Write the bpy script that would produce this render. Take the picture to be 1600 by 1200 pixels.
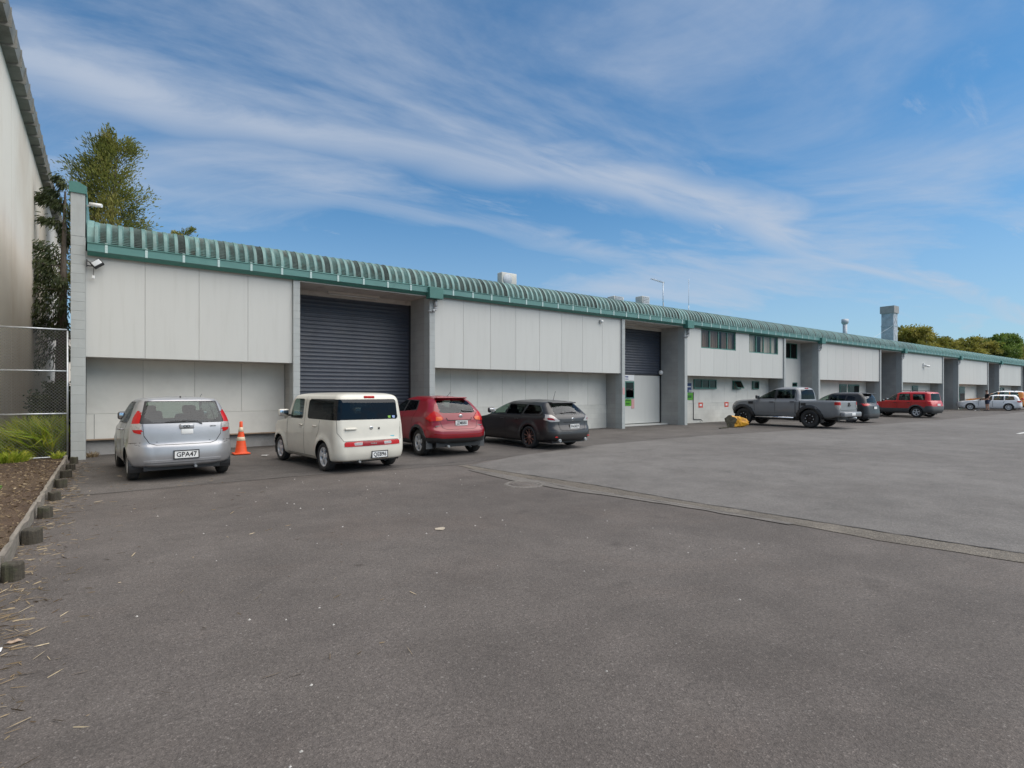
import bpy, bmesh, math, random
import numpy as np
from mathutils import Vector, Matrix
from mathutils.bvhtree import BVHTree

for _o in list(bpy.data.objects):
    bpy.data.objects.remove(_o)
scene = bpy.context.scene
COL = scene.collection
R = math.radians
random.seed(7)

# ------------------------------------------------------------------ camera
cam_d = bpy.data.cameras.new('camera')
cam = bpy.data.objects.new('camera', cam_d)
COL.objects.link(cam)
cam_d.sensor_width = 36.0
cam_d.lens = 36.0 * 854 / 1600
cam_d.shift_y = 14 / 1600
cam_d.clip_start = 0.05
cam_d.clip_end = 6000
cam.location = (0, 0, 1.65)
cam.rotation_euler = (R(90), 0, R(-36.65))
scene.camera = cam

# ------------------------------------------------------------------ sky
SUN_AZ, SUN_EL = R(138), R(57)      # azimuth measured from +Y towards +X
w = bpy.data.worlds.new('World'); scene.world = w
w.use_nodes = True
nt = w.node_tree
nt.nodes.clear()
def nn(tree, kind, **kw):
    n = tree.nodes.new(kind)
    for k, v in kw.items():
        if k.startswith('i_'):
            n.inputs[k[2:].replace('_', ' ')].default_value = v
        else:
            setattr(n, k, v)
    return n
def ramp(tree, stops, src=None, mode='LINEAR'):
    n = tree.nodes.new('ShaderNodeValToRGB')
    n.color_ramp.interpolation = mode
    el = n.color_ramp.elements
    while len(el) < len(stops): el.new(0.5)
    for e, (p, c) in zip(el, stops):
        e.position = p
        e.color = c if len(c) == 4 else (*c, 1)
    if src is not None: tree.links.new(src, n.inputs['Fac'])
    return n
def g3(v): return (v, v, v, 1)
L = nt.links.new
sky = nn(nt, 'ShaderNodeTexSky', sky_type='NISHITA', sun_disc=False, sun_elevation=SUN_EL, sun_rotation=SUN_AZ,
         altitude=10, air_density=1.0, dust_density=0.6, ozone_density=2.2)
tc = nn(nt, 'ShaderNodeTexCoord')
# project the view direction on a flat cloud layer so that cirrus streaks shrink towards the horizon
sep = nn(nt, 'ShaderNodeSeparateXYZ'); L(tc.outputs['Generated'], sep.inputs[0])
zz = nn(nt, 'ShaderNodeMath', operation='MAXIMUM'); L(sep.outputs['Z'], zz.inputs[0]); zz.inputs[1].default_value = 0.0
za = nn(nt, 'ShaderNodeMath', operation='ADD'); L(zz.outputs[0], za.inputs[0]); za.inputs[1].default_value = 0.12
dx = nn(nt, 'ShaderNodeMath', operation='DIVIDE'); L(sep.outputs['X'], dx.inputs[0]); L(za.outputs[0], dx.inputs[1])
dy = nn(nt, 'ShaderNodeMath', operation='DIVIDE'); L(sep.outputs['Y'], dy.inputs[0]); L(za.outputs[0], dy.inputs[1])
cmb = nn(nt, 'ShaderNodeCombineXYZ'); L(dx.outputs[0], cmb.inputs[0]); L(dy.outputs[0], cmb.inputs[1])
def nmath(op, a, b=None, c=None):
    n = nn(nt, 'ShaderNodeMath', operation=op)
    for i, v in enumerate((a, b, c)):
        if v is None: continue
        if isinstance(v, (int, float)): n.inputs[i].default_value = v
        else: L(v, n.inputs[i])
    return n.outputs[0]
def cloud_noise(rot, scl, loc, nscale, rough, dist, det=10):
    mp = nn(nt, 'ShaderNodeMapping'); L(cmb.outputs[0], mp.inputs[0])
    mp.inputs['Rotation'].default_value = (0, 0, rot)
    mp2 = nn(nt, 'ShaderNodeMapping'); L(mp.outputs[0], mp2.inputs[0])
    mp2.inputs['Scale'].default_value = scl
    mp2.inputs['Location'].default_value = loc
    nz = nn(nt, 'ShaderNodeTexNoise'); L(mp2.outputs[0], nz.inputs['Vector'])
    nz.inputs['Scale'].default_value = nscale; nz.inputs['Detail'].default_value = det
    nz.inputs['Roughness'].default_value = rough; nz.inputs['Distortion'].default_value = dist
    return nz.outputs['Fac'], mp.outputs[0]
WIND = R(12)
fib, rot_v = cloud_noise(WIND, (0.85, 2.5, 1), (2.3, 7.7, 0), 1.3, 0.60, 0.8)          # fibres drawn out along the wind
wav, _ = cloud_noise(WIND, (0.8, 0.8, 1), (5.1, 1.2, 0), 1.1, 0.5, 0.0, 3)
fib_r = ramp(nt, [(0.34, g3(0)), (0.66, g3(1))], fib, 'EASE').outputs[0]
sx_ = nn(nt, 'ShaderNodeSeparateXYZ'); L(rot_v, sx_.inputs[0])
def streak(pos, half, amt):
    yy = nmath('MULTIPLY_ADD', wav, 0.55, sx_.outputs['Y'])
    yy = nmath('MULTIPLY_ADD', fib, 0.30, yy)
    d = nmath('ABSOLUTE', nmath('SUBTRACT', yy, pos + 0.425))
    m = ramp(nt, [(0.0, g3(1)), (half, g3(0))], d, 'EASE').outputs[0]
    return nmath('MULTIPLY', m, nmath('MULTIPLY_ADD', fib_r, 0.42 * amt, 0.58 * amt))
k1 = streak(1.66, 0.24, 0.82)
k2 = streak(2.16, 0.16, 0.50)
k3 = streak(0.30, 0.18, 0.22)
vn, _ = cloud_noise(R(20), (0.75, 1.35, 1), (9.6, 4.1, 0), 0.72, 0.60, 0.8)
veil = ramp(nt, [(0.39, g3(0)), (0.69, g3(0.72))], vn, 'EASE').outputs[0]
veil = nmath('MULTIPLY', veil, nmath('MULTIPLY_ADD', fib_r, 0.22, 0.80))
wn_, _ = cloud_noise(R(2), (0.8, 1.9, 1), (1.6, 3.3, 0), 1.25, 0.68, 1.1)
wisp = nmath('MULTIPLY', ramp(nt, [(0.50, g3(0)), (0.76, g3(0.75))], wn_, 'EASE').outputs[0], fib_r)
mx_out = nmath('MAXIMUM', nmath('MAXIMUM', nmath('MAXIMUM', k1, k2), nmath('MAXIMUM', veil, wisp)), k3)
class _O: pass
ms = _O(); ms.outputs = [mx_out]
# a little haze low on the horizon
hz = ramp(nt, [(0.0, g3(0.5)), (0.38, g3(0.0))], zz.outputs[0], 'EASE')
mh = nn(nt, 'ShaderNodeMath', operation='MAXIMUM'); L(ms.outputs[0], mh.inputs[0]); L(hz.outputs[0], mh.inputs[1])
tint = nn(nt, 'ShaderNodeMix', data_type='RGBA', blend_type='MULTIPLY'); tint.inputs[0].default_value = 1.0
L(sky.outputs[0], tint.inputs[6]); tint.inputs[7].default_value = (0.47, 0.86, 1.03, 1)
mixc = nn(nt, 'ShaderNodeMix', data_type='RGBA'); L(mh.outputs[0], mixc.inputs[0]); L(tint.outputs[2], mixc.inputs[6])
mixc.inputs[7].default_value = (4.1, 4.6, 5.45, 1)
bg = nn(nt, 'ShaderNodeBackground'); L(mixc.outputs[2], bg.inputs[0]); bg.inputs[1].default_value = 0.074
wo = nn(nt, 'ShaderNodeOutputWorld'); L(bg.outputs[0], wo.inputs[0])

# ------------------------------------------------------------------ sun (veiled by cloud, so very soft)
sd = bpy.data.lights.new('sun', 'SUN'); sun = bpy.data.objects.new('sun', sd); COL.objects.link(sun)
sd.energy = 2.8; sd.angle = R(86); sd.color = (1.0, 0.925, 0.83)
_dir = Vector((math.sin(SUN_AZ) * math.cos(SUN_EL), math.cos(SUN_AZ) * math.cos(SUN_EL), math.sin(SUN_EL)))
sun.rotation_euler = _dir.to_track_quat('Z', 'Y').to_euler()
sun.location = (20, -20, 40)

scene.view_settings.view_transform = 'Standard'
scene.view_settings.look = 'None'
scene.view_settings.gamma = 1
scene.view_settings.exposure = 0.78
scene.view_settings.use_curve_mapping = False
scene.render.engine = 'CYCLES'
scene.cycles.max_bounces = 8
scene.cycles.transparent_max_bounces = 24

# ------------------------------------------------------------------ materials
def s2l(r, g, b):
    f = lambda c: c / 12.92 if c <= 0.04045 else ((c + 0.055) / 1.055) ** 2.4
    return (f(r / 255), f(g / 255), f(b / 255), 1)
MATS = {}
def pm(name, col, rough=0.6, metal=0.0, var=0.0, vscale=3.0, vstretch=(1, 1, 1), dirt=None, dirt_amt=0.0, dscale=2.0,
       dstretch=(1, 1, 1), bump=0.0, bscale=60.0, coat=0.0, rnd=0.0, world=False, dlo=0.5, dhi=0.75, spec=0.5):
    m = bpy.data.materials.new(name); m.use_nodes = True
    t = m.node_tree; t.nodes.clear(); LL = t.links.new
    b = nn(t, 'ShaderNodeBsdfPrincipled'); o = nn(t, 'ShaderNodeOutputMaterial'); LL(b.outputs[0], o.inputs[0])
    b.inputs['Roughness'].default_value = rough; b.inputs['Metallic'].default_value = metal
    b.inputs['Coat Weight'].default_value = coat; b.inputs['Coat Roughness'].default_value = 0.05
    b.inputs['Specular IOR Level'].default_value = spec
    c = (*col[:3], 1)
    if world:
        vec = nn(t, 'ShaderNodeNewGeometry').outputs['Position']
    else:
        vec = nn(t, 'ShaderNodeTexCoord').outputs['Object']
    def noise(scale, stretch, det=6, rg=0.6):
        mp = nn(t, 'ShaderNodeMapping'); LL(vec, mp.inputs[0]); mp.inputs['Scale'].default_value = stretch
        n = nn(t, 'ShaderNodeTexNoise'); LL(mp.outputs[0], n.inputs['Vector'])
        n.inputs['Scale'].default_value = scale; n.inputs['Detail'].default_value = det; n.inputs['Roughness'].default_value = rg
        return n.outputs['Fac']
    out = None
    if var > 0:
        lo = tuple(max(0, x * (1 - var)) for x in c[:3]); hi = tuple(x * (1 + var) for x in c[:3])
        out = ramp(t, [(0.3, lo), (0.7, hi)], noise(vscale, vstretch)).outputs[0]
    if dirt is not None:
        fr = ramp(t, [(dlo, g3(0)), (dhi, g3(dirt_amt))], noise(dscale, dstretch, 8, 0.65))
        mxx = nn(t, 'ShaderNodeMix', data_type='RGBA'); LL(fr.outputs[0], mxx.inputs[0])
        if out is None: mxx.inputs[6].default_value = c
        else: LL(out, mxx.inputs[6])
        mxx.inputs[7].default_value = (*dirt[:3], 1); out = mxx.outputs[2]
    if rnd > 0:
        oi = nn(t, 'ShaderNodeObjectInfo')
        mr = nn(t, 'ShaderNodeMapRange'); LL(oi.outputs['Random'], mr.inputs[0])
        mr.inputs[3].default_value = 1 - rnd; mr.inputs[4].default_value = 1 + rnd
        hs = nn(t, 'ShaderNodeHueSaturation'); LL(mr.outputs[0], hs.inputs['Value'])
        if out is None: hs.inputs['Color'].default_value = c
        else: LL(out, hs.inputs['Color'])
        out = hs.outputs[0]
    if out is None: b.inputs['Base Color'].default_value = c
    else: LL(out, b.inputs['Base Color'])
    if bump > 0:
        bp = nn(t, 'ShaderNodeBump'); bp.inputs['Distance'].default_value = 0.01; bp.inputs['Strength'].default_value = bump
        LL(noise(bscale, (1, 1, 1), 4), bp.inputs['Height']); LL(bp.outputs[0], b.inputs['Normal'])
    MATS[name] = m
    return m
def glass(name, tint, refl=1.0, rough=0.015):
    m = bpy.data.materials.new(name); m.use_nodes = True
    t = m.node_tree; t.nodes.clear(); LL = t.links.new
    tr = nn(t, 'ShaderNodeBsdfTransparent'); tr.inputs[0].default_value = (*tint, 1)
    gl = nn(t, 'ShaderNodeBsdfGlossy'); gl.inputs['Roughness'].default_value = rough; gl.inputs[0].default_value = (0.9, 0.92, 0.95, 1)
    lw = nn(t, 'ShaderNodeLayerWeight'); lw.inputs[0].default_value = .5       # Schlick, the same from either side of the sheet
    pw = nn(t, 'ShaderNodeMath', operation='POWER'); LL(lw.outputs['Facing'], pw.inputs[0]); pw.inputs[1].default_value = 5
    sc = nn(t, 'ShaderNodeMath', operation='MULTIPLY_ADD'); LL(pw.outputs[0], sc.inputs[0]); sc.inputs[1].default_value = .92; sc.inputs[2].default_value = .08
    mr = nn(t, 'ShaderNodeMath', operation='MULTIPLY'); LL(sc.outputs[0], mr.inputs[0]); mr.inputs[1].default_value = refl
    mx_ = nn(t, 'ShaderNodeMixShader'); LL(mr.outputs[0], mx_.inputs[0]); LL(tr.outputs[0], mx_.inputs[1]); LL(gl.outputs[0], mx_.inputs[2])
    o = nn(t, 'ShaderNodeOutputMaterial'); LL(mx_.outputs[0], o.inputs[0])
    MATS[name] = m
    return m

# ------------------------------------------------------------------ scene-graph helpers
def tag(o, label=None, cat=None, group=None, kind=None):
    if label: o['label'] = label
    if cat: o['category'] = cat
    if group: o['group'] = group
    if kind: o['kind'] = kind
    return o
def thing(name, label, cat, loc=(0, 0, 0), rz=0.0, group=None, parent=None):
    o = bpy.data.objects.new(name, None); COL.objects.link(o)
    o.empty_display_size = 0.2
    o.location = loc; o.rotation_euler = (0, 0, rz)
    if parent: o.parent = parent
    return tag(o, label, cat, group)
def link(name, me, parent=None, loc=None, rot=None):
    o = bpy.data.objects.new(name, me); COL.objects.link(o)
    if parent is not None: o.parent = parent
    if loc is not None: o.location = loc
    if rot is not None: o.rotation_euler = rot
    return o
class MB:
    """collects simple solids into one mesh"""
    def __init__(s): s.v = []; s.f = []; s.m = []; s.mats = []; s.sm = []
    def mi(s, mat):
        m = MATS[mat] if isinstance(mat, str) else mat
        if m not in s.mats: s.mats.append(m)
        return s.mats.index(m)
    def raw(s, vs, fs, mat, smooth=False):
        b = len(s.v); k = s.mi(mat)
        s.v += [tuple(p) for p in vs]
        for f in fs:
            s.f.append(tuple(i + b for i in f)); s.m.append(k); s.sm.append(smooth)
        return s
    def box(s, x0, x1, y0, y1, z0, z1, mat):
        return s.raw([(x0, y0, z0), (x1, y0, z0), (x1, y1, z0), (x0, y1, z0), (x0, y0, z1), (x1, y0, z1), (x1, y1, z1), (x0, y1, z1)],
                     [(0, 3, 2, 1), (4, 5, 6, 7), (0, 1, 5, 4), (1, 2, 6, 5), (2, 3, 7, 6), (3, 0, 4, 7)], mat)
    def tube(s, p, q, r, mat, n=8, r2=None, caps=True):
        p = Vector(p); q = Vector(q); r2 = r if r2 is None else r2
        d = (q - p).normalized(); a = d.orthogonal().normalized(); b = d.cross(a)
        vs = []
        for c, rr in ((p, r), (q, r2)):
            for i in range(n):
                t = 2 * math.pi * i / n
                vs.append(c + a * (rr * math.cos(t)) + b * (rr * math.sin(t)))
        fs = [(i, (i + 1) % n, n + (i + 1) % n, n + i) for i in range(n)]
        s.raw(vs, fs, mat, True)
        if caps:
            k = s.mi(mat); bb = len(s.v) - 2 * n
            s.f.append(tuple(bb + i for i in reversed(range(n)))); s.m.append(k); s.sm.append(False)
            s.f.append(tuple(bb + n + i for i in range(n))); s.m.append(k); s.sm.append(False)
        return s
    def path(s, pts, r, mat, n=8):
        for a, b in zip(pts[:-1], pts[1:]): s.tube(a, b, r, mat, n)
        return s
    def lathe(s, prof, mat, n=24, axis='Z', c=(0, 0, 0), smooth=True):
        vs = []
        for (r, h) in prof:
            for i in range(n):
                t = 2 * math.pi * i / n
                a, b = r * math.cos(t), r * math.sin(t)
                p = {'Z': (a, b, h), 'X': (h, a, b), 'Y': (b, h, a)}[axis]
                vs.append((p[0] + c[0], p[1] + c[1], p[2] + c[2]))
        fs = []
        for j in range(len(prof) - 1):
            for i in range(n):
                k = (i + 1) % n
                fs.append((j * n + i, j * n + k, (j + 1) * n + k, (j + 1) * n + i))
        return s.raw(vs, fs, mat, smooth)
    def prism(s, poly, axis, a, b, mat):
        """poly in the plane across axis"""
        n = len(poly)
        def P(p, h): return {'X': (h, p[0], p[1]), 'Y': (p[0], h, p[1]), 'Z': (p[0], p[1], h)}[axis]
        vs = [P(p, a) for p in poly] + [P(p, b) for p in poly]
        fs = [(i, (i + 1) % n, n + (i + 1) % n, n + i) for i in range(n)] + [tuple(reversed(range(n))), tuple(range(n, 2 * n))]
        return s.raw(vs, fs, mat)
    def mesh(s, name='m', fixn=True):
        me = bpy.data.meshes.new(name)
        me.from_pydata(s.v, [], s.f)
        for m in s.mats: me.materials.append(m)
        me.polygons.foreach_set('material_index', s.m)
        me.polygons.foreach_set('use_smooth', s.sm)
        if fixn:
            bm = bmesh.new(); bm.from_mesh(me); bmesh.ops.recalc_face_normals(bm, faces=bm.faces); bm.to_mesh(me); bm.free()
        me.update()
        return me
    def build(s, name, parent=None, loc=None, rot=None):
        return link(name, s.mesh(name), parent, loc, rot)
def bevelled(mb, w, seg=2, name='m'):
    me = mb.mesh(name)
    bm = bmesh.new(); bm.from_mesh(me)
    bmesh.ops.bevel(bm, geom=list(bm.edges), offset=w, segments=seg, profile=0.5, affect='EDGES')
    bm.to_mesh(me); bm.free()
    for p in me.polygons: p.use_smooth = seg > 1
    me.update()
    return me
def rbox(name, size, loc, bev, mat, parent=None, rot=None, seg=2):
    x, y, z = (v / 2 for v in size)
    return link(name, bevelled(MB().box(-x, x, -y, y, -z, z, mat), bev, seg, name), parent, loc, rot)
def text_mesh(body, size, mat, extrude=0.001):
    cu = bpy.data.curves.new('lettering', 'FONT'); cu.body = body; cu.size = size; cu.extrude = extrude
    cu.offset = size * .018; cu.align_x = 'CENTER'; cu.align_y = 'CENTER'; cu.resolution_u = 2
    o = bpy.data.objects.new('lettering_source', cu); COL.objects.link(o)
    dg = bpy.context.evaluated_depsgraph_get()
    me = bpy.data.meshes.new_from_object(o.evaluated_get(dg))
    bpy.data.objects.remove(o); bpy.data.curves.remove(cu)
    me.materials.clear(); me.materials.append(MATS[mat])
    return me
# ------------------------------------------------------------------ ground materials
def asphalt(name, dark, light, stone, crack=0.8, cscale=0.9, patch=None, patch_amt=0.0, rough=0.9, stone_amt=0.5, seed=0.0, bump=0.5):
    m = bpy.data.materials.new(name); m.use_nodes = True
    t = m.node_tree; t.nodes.clear(); LL = t.links.new
    b = nn(t, 'ShaderNodeBsdfPrincipled'); o = nn(t, 'ShaderNodeOutputMaterial'); LL(b.outputs[0], o.inputs[0])
    b.inputs['Roughness'].default_value = rough; b.inputs['Specular IOR Level'].default_value = 0.35
    pos = nn(t, 'ShaderNodeNewGeometry').outputs['Position']
    off = nn(t, 'ShaderNodeVectorMath', operation='ADD'); LL(pos, off.inputs[0]); off.inputs[1].default_value = (seed, seed * 1.7, 0)
    P = off.outputs[0]
    def noise(scale, det=5, rg=0.6, stretch=None, dist=0.0):
        src = P
        if stretch:
            mp = nn(t, 'ShaderNodeMapping'); LL(P, mp.inputs[0]); mp.inputs['Scale'].default_value = stretch; src = mp.outputs[0]
        n = nn(t, 'ShaderNodeTexNoise'); LL(src, n.inputs['Vector'])
        n.inputs['Scale'].default_value = scale; n.inputs['Detail'].default_value = det; n.inputs['Roughness'].default_value = rg
        n.inputs['Distortion'].default_value = dist
        return n.outputs['Fac']
    def mix(fac, a, bb, mode='MIX', fv=None):
        n = nn(t, 'ShaderNodeMix', data_type='RGBA', blend_type=mode)
        if fac is None: n.inputs[0].default_value = fv
        else: LL(fac, n.inputs[0])
        for k, x in ((6, a), (7, bb)):
            if isinstance(x, tuple): n.inputs[k].default_value = (*x[:3], 1)
            else: LL(x, n.inputs[k])
        return n.outputs[2]
    big = ramp(t, [(0.32, g3(0)), (0.68, g3(1))], noise(0.22, 6, 0.62)).outputs[0]
    c = mix(big, dark, light)
    med = ramp(t, [(0.3, g3(0.80)), (0.7, g3(1.18))], noise(1.3, 6, 0.7)).outputs[0]
    c = mix(None, c, med, 'MULTIPLY', 1.0)
    if patch is not None:
        pf = ramp(t, [(0.52, g3(0)), (0.72, g3(patch_amt))], noise(0.5, 7, 0.65, None, 0.8)).outputs[0]
        c = mix(pf, c, patch)
    # old oil drips
    c = mix(ramp(t, [(0.64, g3(0)), (0.73, g3(0.42))], noise(1.6, 4, 0.55, None, 0.3)).outputs[0], c, tuple(x * 0.5 for x in dark[:3]))
    # grit: stones in the binder, tone of each stone its own
    vo = nn(t, 'ShaderNodeTexVoronoi'); LL(P, vo.inputs['Vector']); vo.inputs['Scale'].default_value = 135
    bw = nn(t, 'ShaderNodeSeparateColor'); LL(vo.outputs['Color'], bw.inputs[0])
    st = ramp(t, [(0.0, g3(0.50)), (0.35, g3(0.86)), (0.8, g3(1.1)), (0.94, g3(1.5)), (1.0, g3(2.3))], bw.outputs[0]).outputs[0]
    c = mix(None, c, st, 'MULTIPLY', stone_amt)
    vs2 = nn(t, 'ShaderNodeTexVoronoi'); LL(P, vs2.inputs['Vector']); vs2.inputs['Scale'].default_value = 85
    bw2 = nn(t, 'ShaderNodeSeparateColor'); LL(vs2.outputs['Color'], bw2.inputs[0])
    sf = ramp(t, [(0.993, g3(0)), (0.997, g3(0.5))], bw2.outputs[1]).outputs[0]
    c = mix(sf, c, stone)
    c = mix(ramp(t, [(0.36, g3(0.55)), (0.5, g3(0.0))], noise(38, 4, 0.7)).outputs[0], c, tuple(x * 0.55 for x in dark[:3]))
    # cracks
    dn = nn(t, 'ShaderNodeTexNoise'); LL(P, dn.inputs['Vector']); dn.inputs['Scale'].default_value = 4.5; dn.inputs['Detail'].default_value = 6
    dv = nn(t, 'ShaderNodeVectorMath', operation='SCALE'); LL(dn.outputs['Color'], dv.inputs[0]); dv.inputs['Scale'].default_value = 0.28
    da = nn(t, 'ShaderNodeVectorMath', operation='ADD'); LL(P, da.inputs[0]); LL(dv.outputs[0], da.inputs[1])
    ck = nn(t, 'ShaderNodeTexVoronoi', feature='DISTANCE_TO_EDGE'); LL(da.outputs[0], ck.inputs['Vector']); ck.inputs['Scale'].default_value = cscale
    cl = ramp(t, [(0.0, g3(1)), (0.008, g3(0.55)), (0.020, g3(0))], ck.outputs['Distance']).outputs[0]
    cm = ramp(t, [(0.46, g3(0)), (0.66, g3(crack))], noise(0.42, 5, 0.7)).outputs[0]
    cx = nn(t, 'ShaderNodeMath', operation='MULTIPLY'); LL(cl, cx.inputs[0]); LL(cm, cx.inputs[1])
    c = mix(cx.outputs[0], c, tuple(x * 0.28 for x in dark[:3]))
    LL(c, b.inputs['Base Color'])
    hh = nn(t, 'ShaderNodeMath', operation='SUBTRACT'); LL(vo.outputs['Distance'], hh.inputs[0]); LL(cx.outputs[0], hh.inputs[1])
    bp = nn(t, 'ShaderNodeBump'); bp.inputs['Distance'].default_value = 0.006; bp.inputs['Strength'].default_value = bump
    LL(hh.outputs[0], bp.inputs['Height']); LL(bp.outputs[0], b.inputs['Normal'])
    MATS[name] = m
asphalt('asphalt_old', (0.084, 0.072, 0.064), (0.128, 0.112, 0.101), (0.26, 0.24, 0.22), 0.38, 2.6, (0.135, 0.105, 0.088), 0.35)
asphalt('asphalt_lane', (0.122, 0.112, 0.103), (0.168, 0.157, 0.146), (0.30, 0.29, 0.28), 0.35, 1.2, (0.110, 0.103, 0.096), 0.5, seed=31.3)
asphalt('asphalt_bay', (0.082, 0.073, 0.066), (0.118, 0.106, 0.097), (0.26, 0.24, 0.22), 0.4, 0.5, (0.055, 0.048, 0.044), 0.6, seed=12.7)
asphalt('seam_chip', (0.130, 0.112, 0.092), (0.205, 0.182, 0.150), (0.42, 0.38, 0.32), 0.2, 2.0, (0.06, 0.052, 0.045), 0.7, stone_amt=0.9, seed=5.1, bump=1.0)
asphalt('seam_patch', (0.115, 0.103, 0.092), (0.165, 0.150, 0.134), (0.32, 0.3, 0.27), 0.5, 1.2, None, 0, seed=8.1)
asphalt('mulch_soil', (0.050, 0.032, 0.022), (0.115, 0.075, 0.048), (0.34, 0.24, 0.14), 0.0, 1.0, (0.17, 0.12, 0.07), 0.7, stone_amt=1.0, seed=2.2, bump=1.0)
pm('crack_dark', (0.018, 0.016, 0.015), 0.95)
pm('line_paint', (0.62, 0.61, 0.58), 0.7, dirt=(0.1, 0.1, 0.1), dirt_amt=0.6, dscale=9)

def sheet(name, poly, z, mat, kind='structure', parent=None, jitter=0.0, step=None):
    pts = []
    n = len(poly)
    rnd = random.Random(hash(len(name)) % 97)
    for i in range(n):
        a, b = poly[i], poly[(i + 1) % n]
        L_ = math.hypot(b[0] - a[0], b[1] - a[1])
        k = max(1, int(L_ / step)) if step and L_ < 60 else 1
        for j in range(k):
            t = j / k
            e = jitter if 0 < j else 0.0
            pts.append((a[0] + (b[0] - a[0]) * t + rnd.uniform(-e, e), a[1] + (b[1] - a[1]) * t + rnd.uniform(-e, e), z))
    me = bpy.data.meshes.new(name)
    bm = bmesh.new()
    bm.faces.new([bm.verts.new(p) for p in pts])
    bmesh.ops.triangulate(bm, faces=bm.faces)
    bmesh.ops.recalc_face_normals(bm, faces=bm.faces)
    for f in bm.faces:
        if f.normal.z < 0: f.normal_flip()
    bm.to_mesh(me); bm.free()
    me.materials.append(MATS[mat])
    o = link(name, me, parent)
    if kind: o['kind'] = kind
    return o
S = 2500
sheet('ground', [(-S, -S), (S, -S), (S, S), (-S, S)], 0.0, 'asphalt_old')
sheet('parking_bays', [(-0.55, 11.2), (2.9, 11.22), (6.6, 10.75), (8.4, 11.36), (12.4, 12.27), (18.5, 12.5), (27, 11.62), (44, 11.1), (60, 11.5),
                       (130, 11.8), (130, 19.0), (-0.40, 19.0)], 0.004, 'asphalt_bay', jitter=0.03, step=0.5)
sheet('driveway', [(6.62, 10.5), (8.41, 11.31), (12.36, 12.23), (18.48, 12.46), (27.0, 11.6), (44.2, 11.08), (60, 11.45), (130, 11.75), (400, 11.75),
                   (400, -90), (9.6, -90), (7.62, 0.0), (7.52, 1.36), (7.38, 2.44), (7.22, 3.9), (7.07, 5.09), (7.00, 7.01), (6.73, 9.04)], 0.008, 'asphalt_lane', jitter=0.02, step=0.4)
sheet('seam_strip', [(6.40, 10.7), (6.64, 10.6), (6.75, 9.04), (7.02, 7.01), (7.09, 5.09), (7.24, 3.9), (7.40, 2.44), (7.54, 1.36), (7.64, 0.0), (9.6, -88),
                     (9.0, -88), (7.16, 0.0), (7.14, 1.29), (6.96, 2.26), (6.86, 3.86), (6.72, 5.44), (6.42, 7.03), (6.36, 9.29)], 0.006, 'seam_chip', jitter=0.035, step=0.22)
sheet('seam_patch', [(6.36, 9.9), (6.50, 8.2), (6.60, 6.6), (6.86, 5.0), (6.96, 3.4), (6.84, 3.4), (6.66, 5.1), (6.28, 6.9), (6.12, 8.3), (6.20, 9.9)], 0.010, 'seam_patch', jitter=0.03, step=0.25)
sheet('garden_bed', [(-0.79, 3.0), (-0.79, 16.95), (-0.72, 17.3), (-0.72, 45), (-2.25, 45), (-2.25, 19), (-6, 17.5), (-12, 17), (-12, 3.0)], 0.085, 'mulch_soil')
# open joints between the old and the new seal
def crack(name, pts, wdt, z, seed=1):
    rnd = random.Random(seed); P = []
    for a, b in zip(pts[:-1], pts[1:]):
        k = max(2, int(math.hypot(b[0] - a[0], b[1] - a[1]) / 0.12))
        for j in range(k):
            t = j / k; P.append((a[0] + (b[0] - a[0]) * t + rnd.gauss(0, .012), a[1] + (b[1] - a[1]) * t + rnd.gauss(0, .012)))
    P.append(pts[-1])
    vs, fs = [], []
    for i, p in enumerate(P):
        q = P[min(i + 1, len(P) - 1)]; o = P[max(i - 1, 0)]
        d = Vector((q[0] - o[0], q[1] - o[1])).normalized(); ww = wdt * rnd.uniform(0.25, 1.0)
        vs += [(p[0] - d.y * ww, p[1] + d.x * ww, z), (p[0] + d.y * ww, p[1] - d.x * ww, z)]
        if i: fs.append((2 * i - 2, 2 * i - 1, 2 * i + 1, 2 * i))
    o = MB().raw(vs, fs, 'crack_dark').build(name); o['kind'] = 'structure'
    return o
crack('asphalt_joint', [(-0.5, 11.2), (1.2, 11.05), (2.9, 11.2)], 0.010, 0.0125, 1)
crack('asphalt_joint', [(6.60, 10.6), (6.74, 9.04), (7.00, 7.01), (7.07, 5.09), (7.22, 3.9), (7.38, 2.44), (7.53, 1.36), (7.6, 0.4)], 0.012, 0.0135, 2)
crack('asphalt_joint', [(6.5, 8.3), (6.44, 7.0), (6.72, 5.4), (6.9, 3.8)], 0.006, 0.0135, 3)
crack('asphalt_joint', [(5.2, 11.6), (6.1, 11.15), (7.2, 11.2)], 0.014, 0.0125, 4)
pl = sheet('road_marking', [(29.4, 5.42), (29.4, 5.55), (32.4, 5.55), (32.4, 5.42)], 0.0125, 'line_paint')

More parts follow.
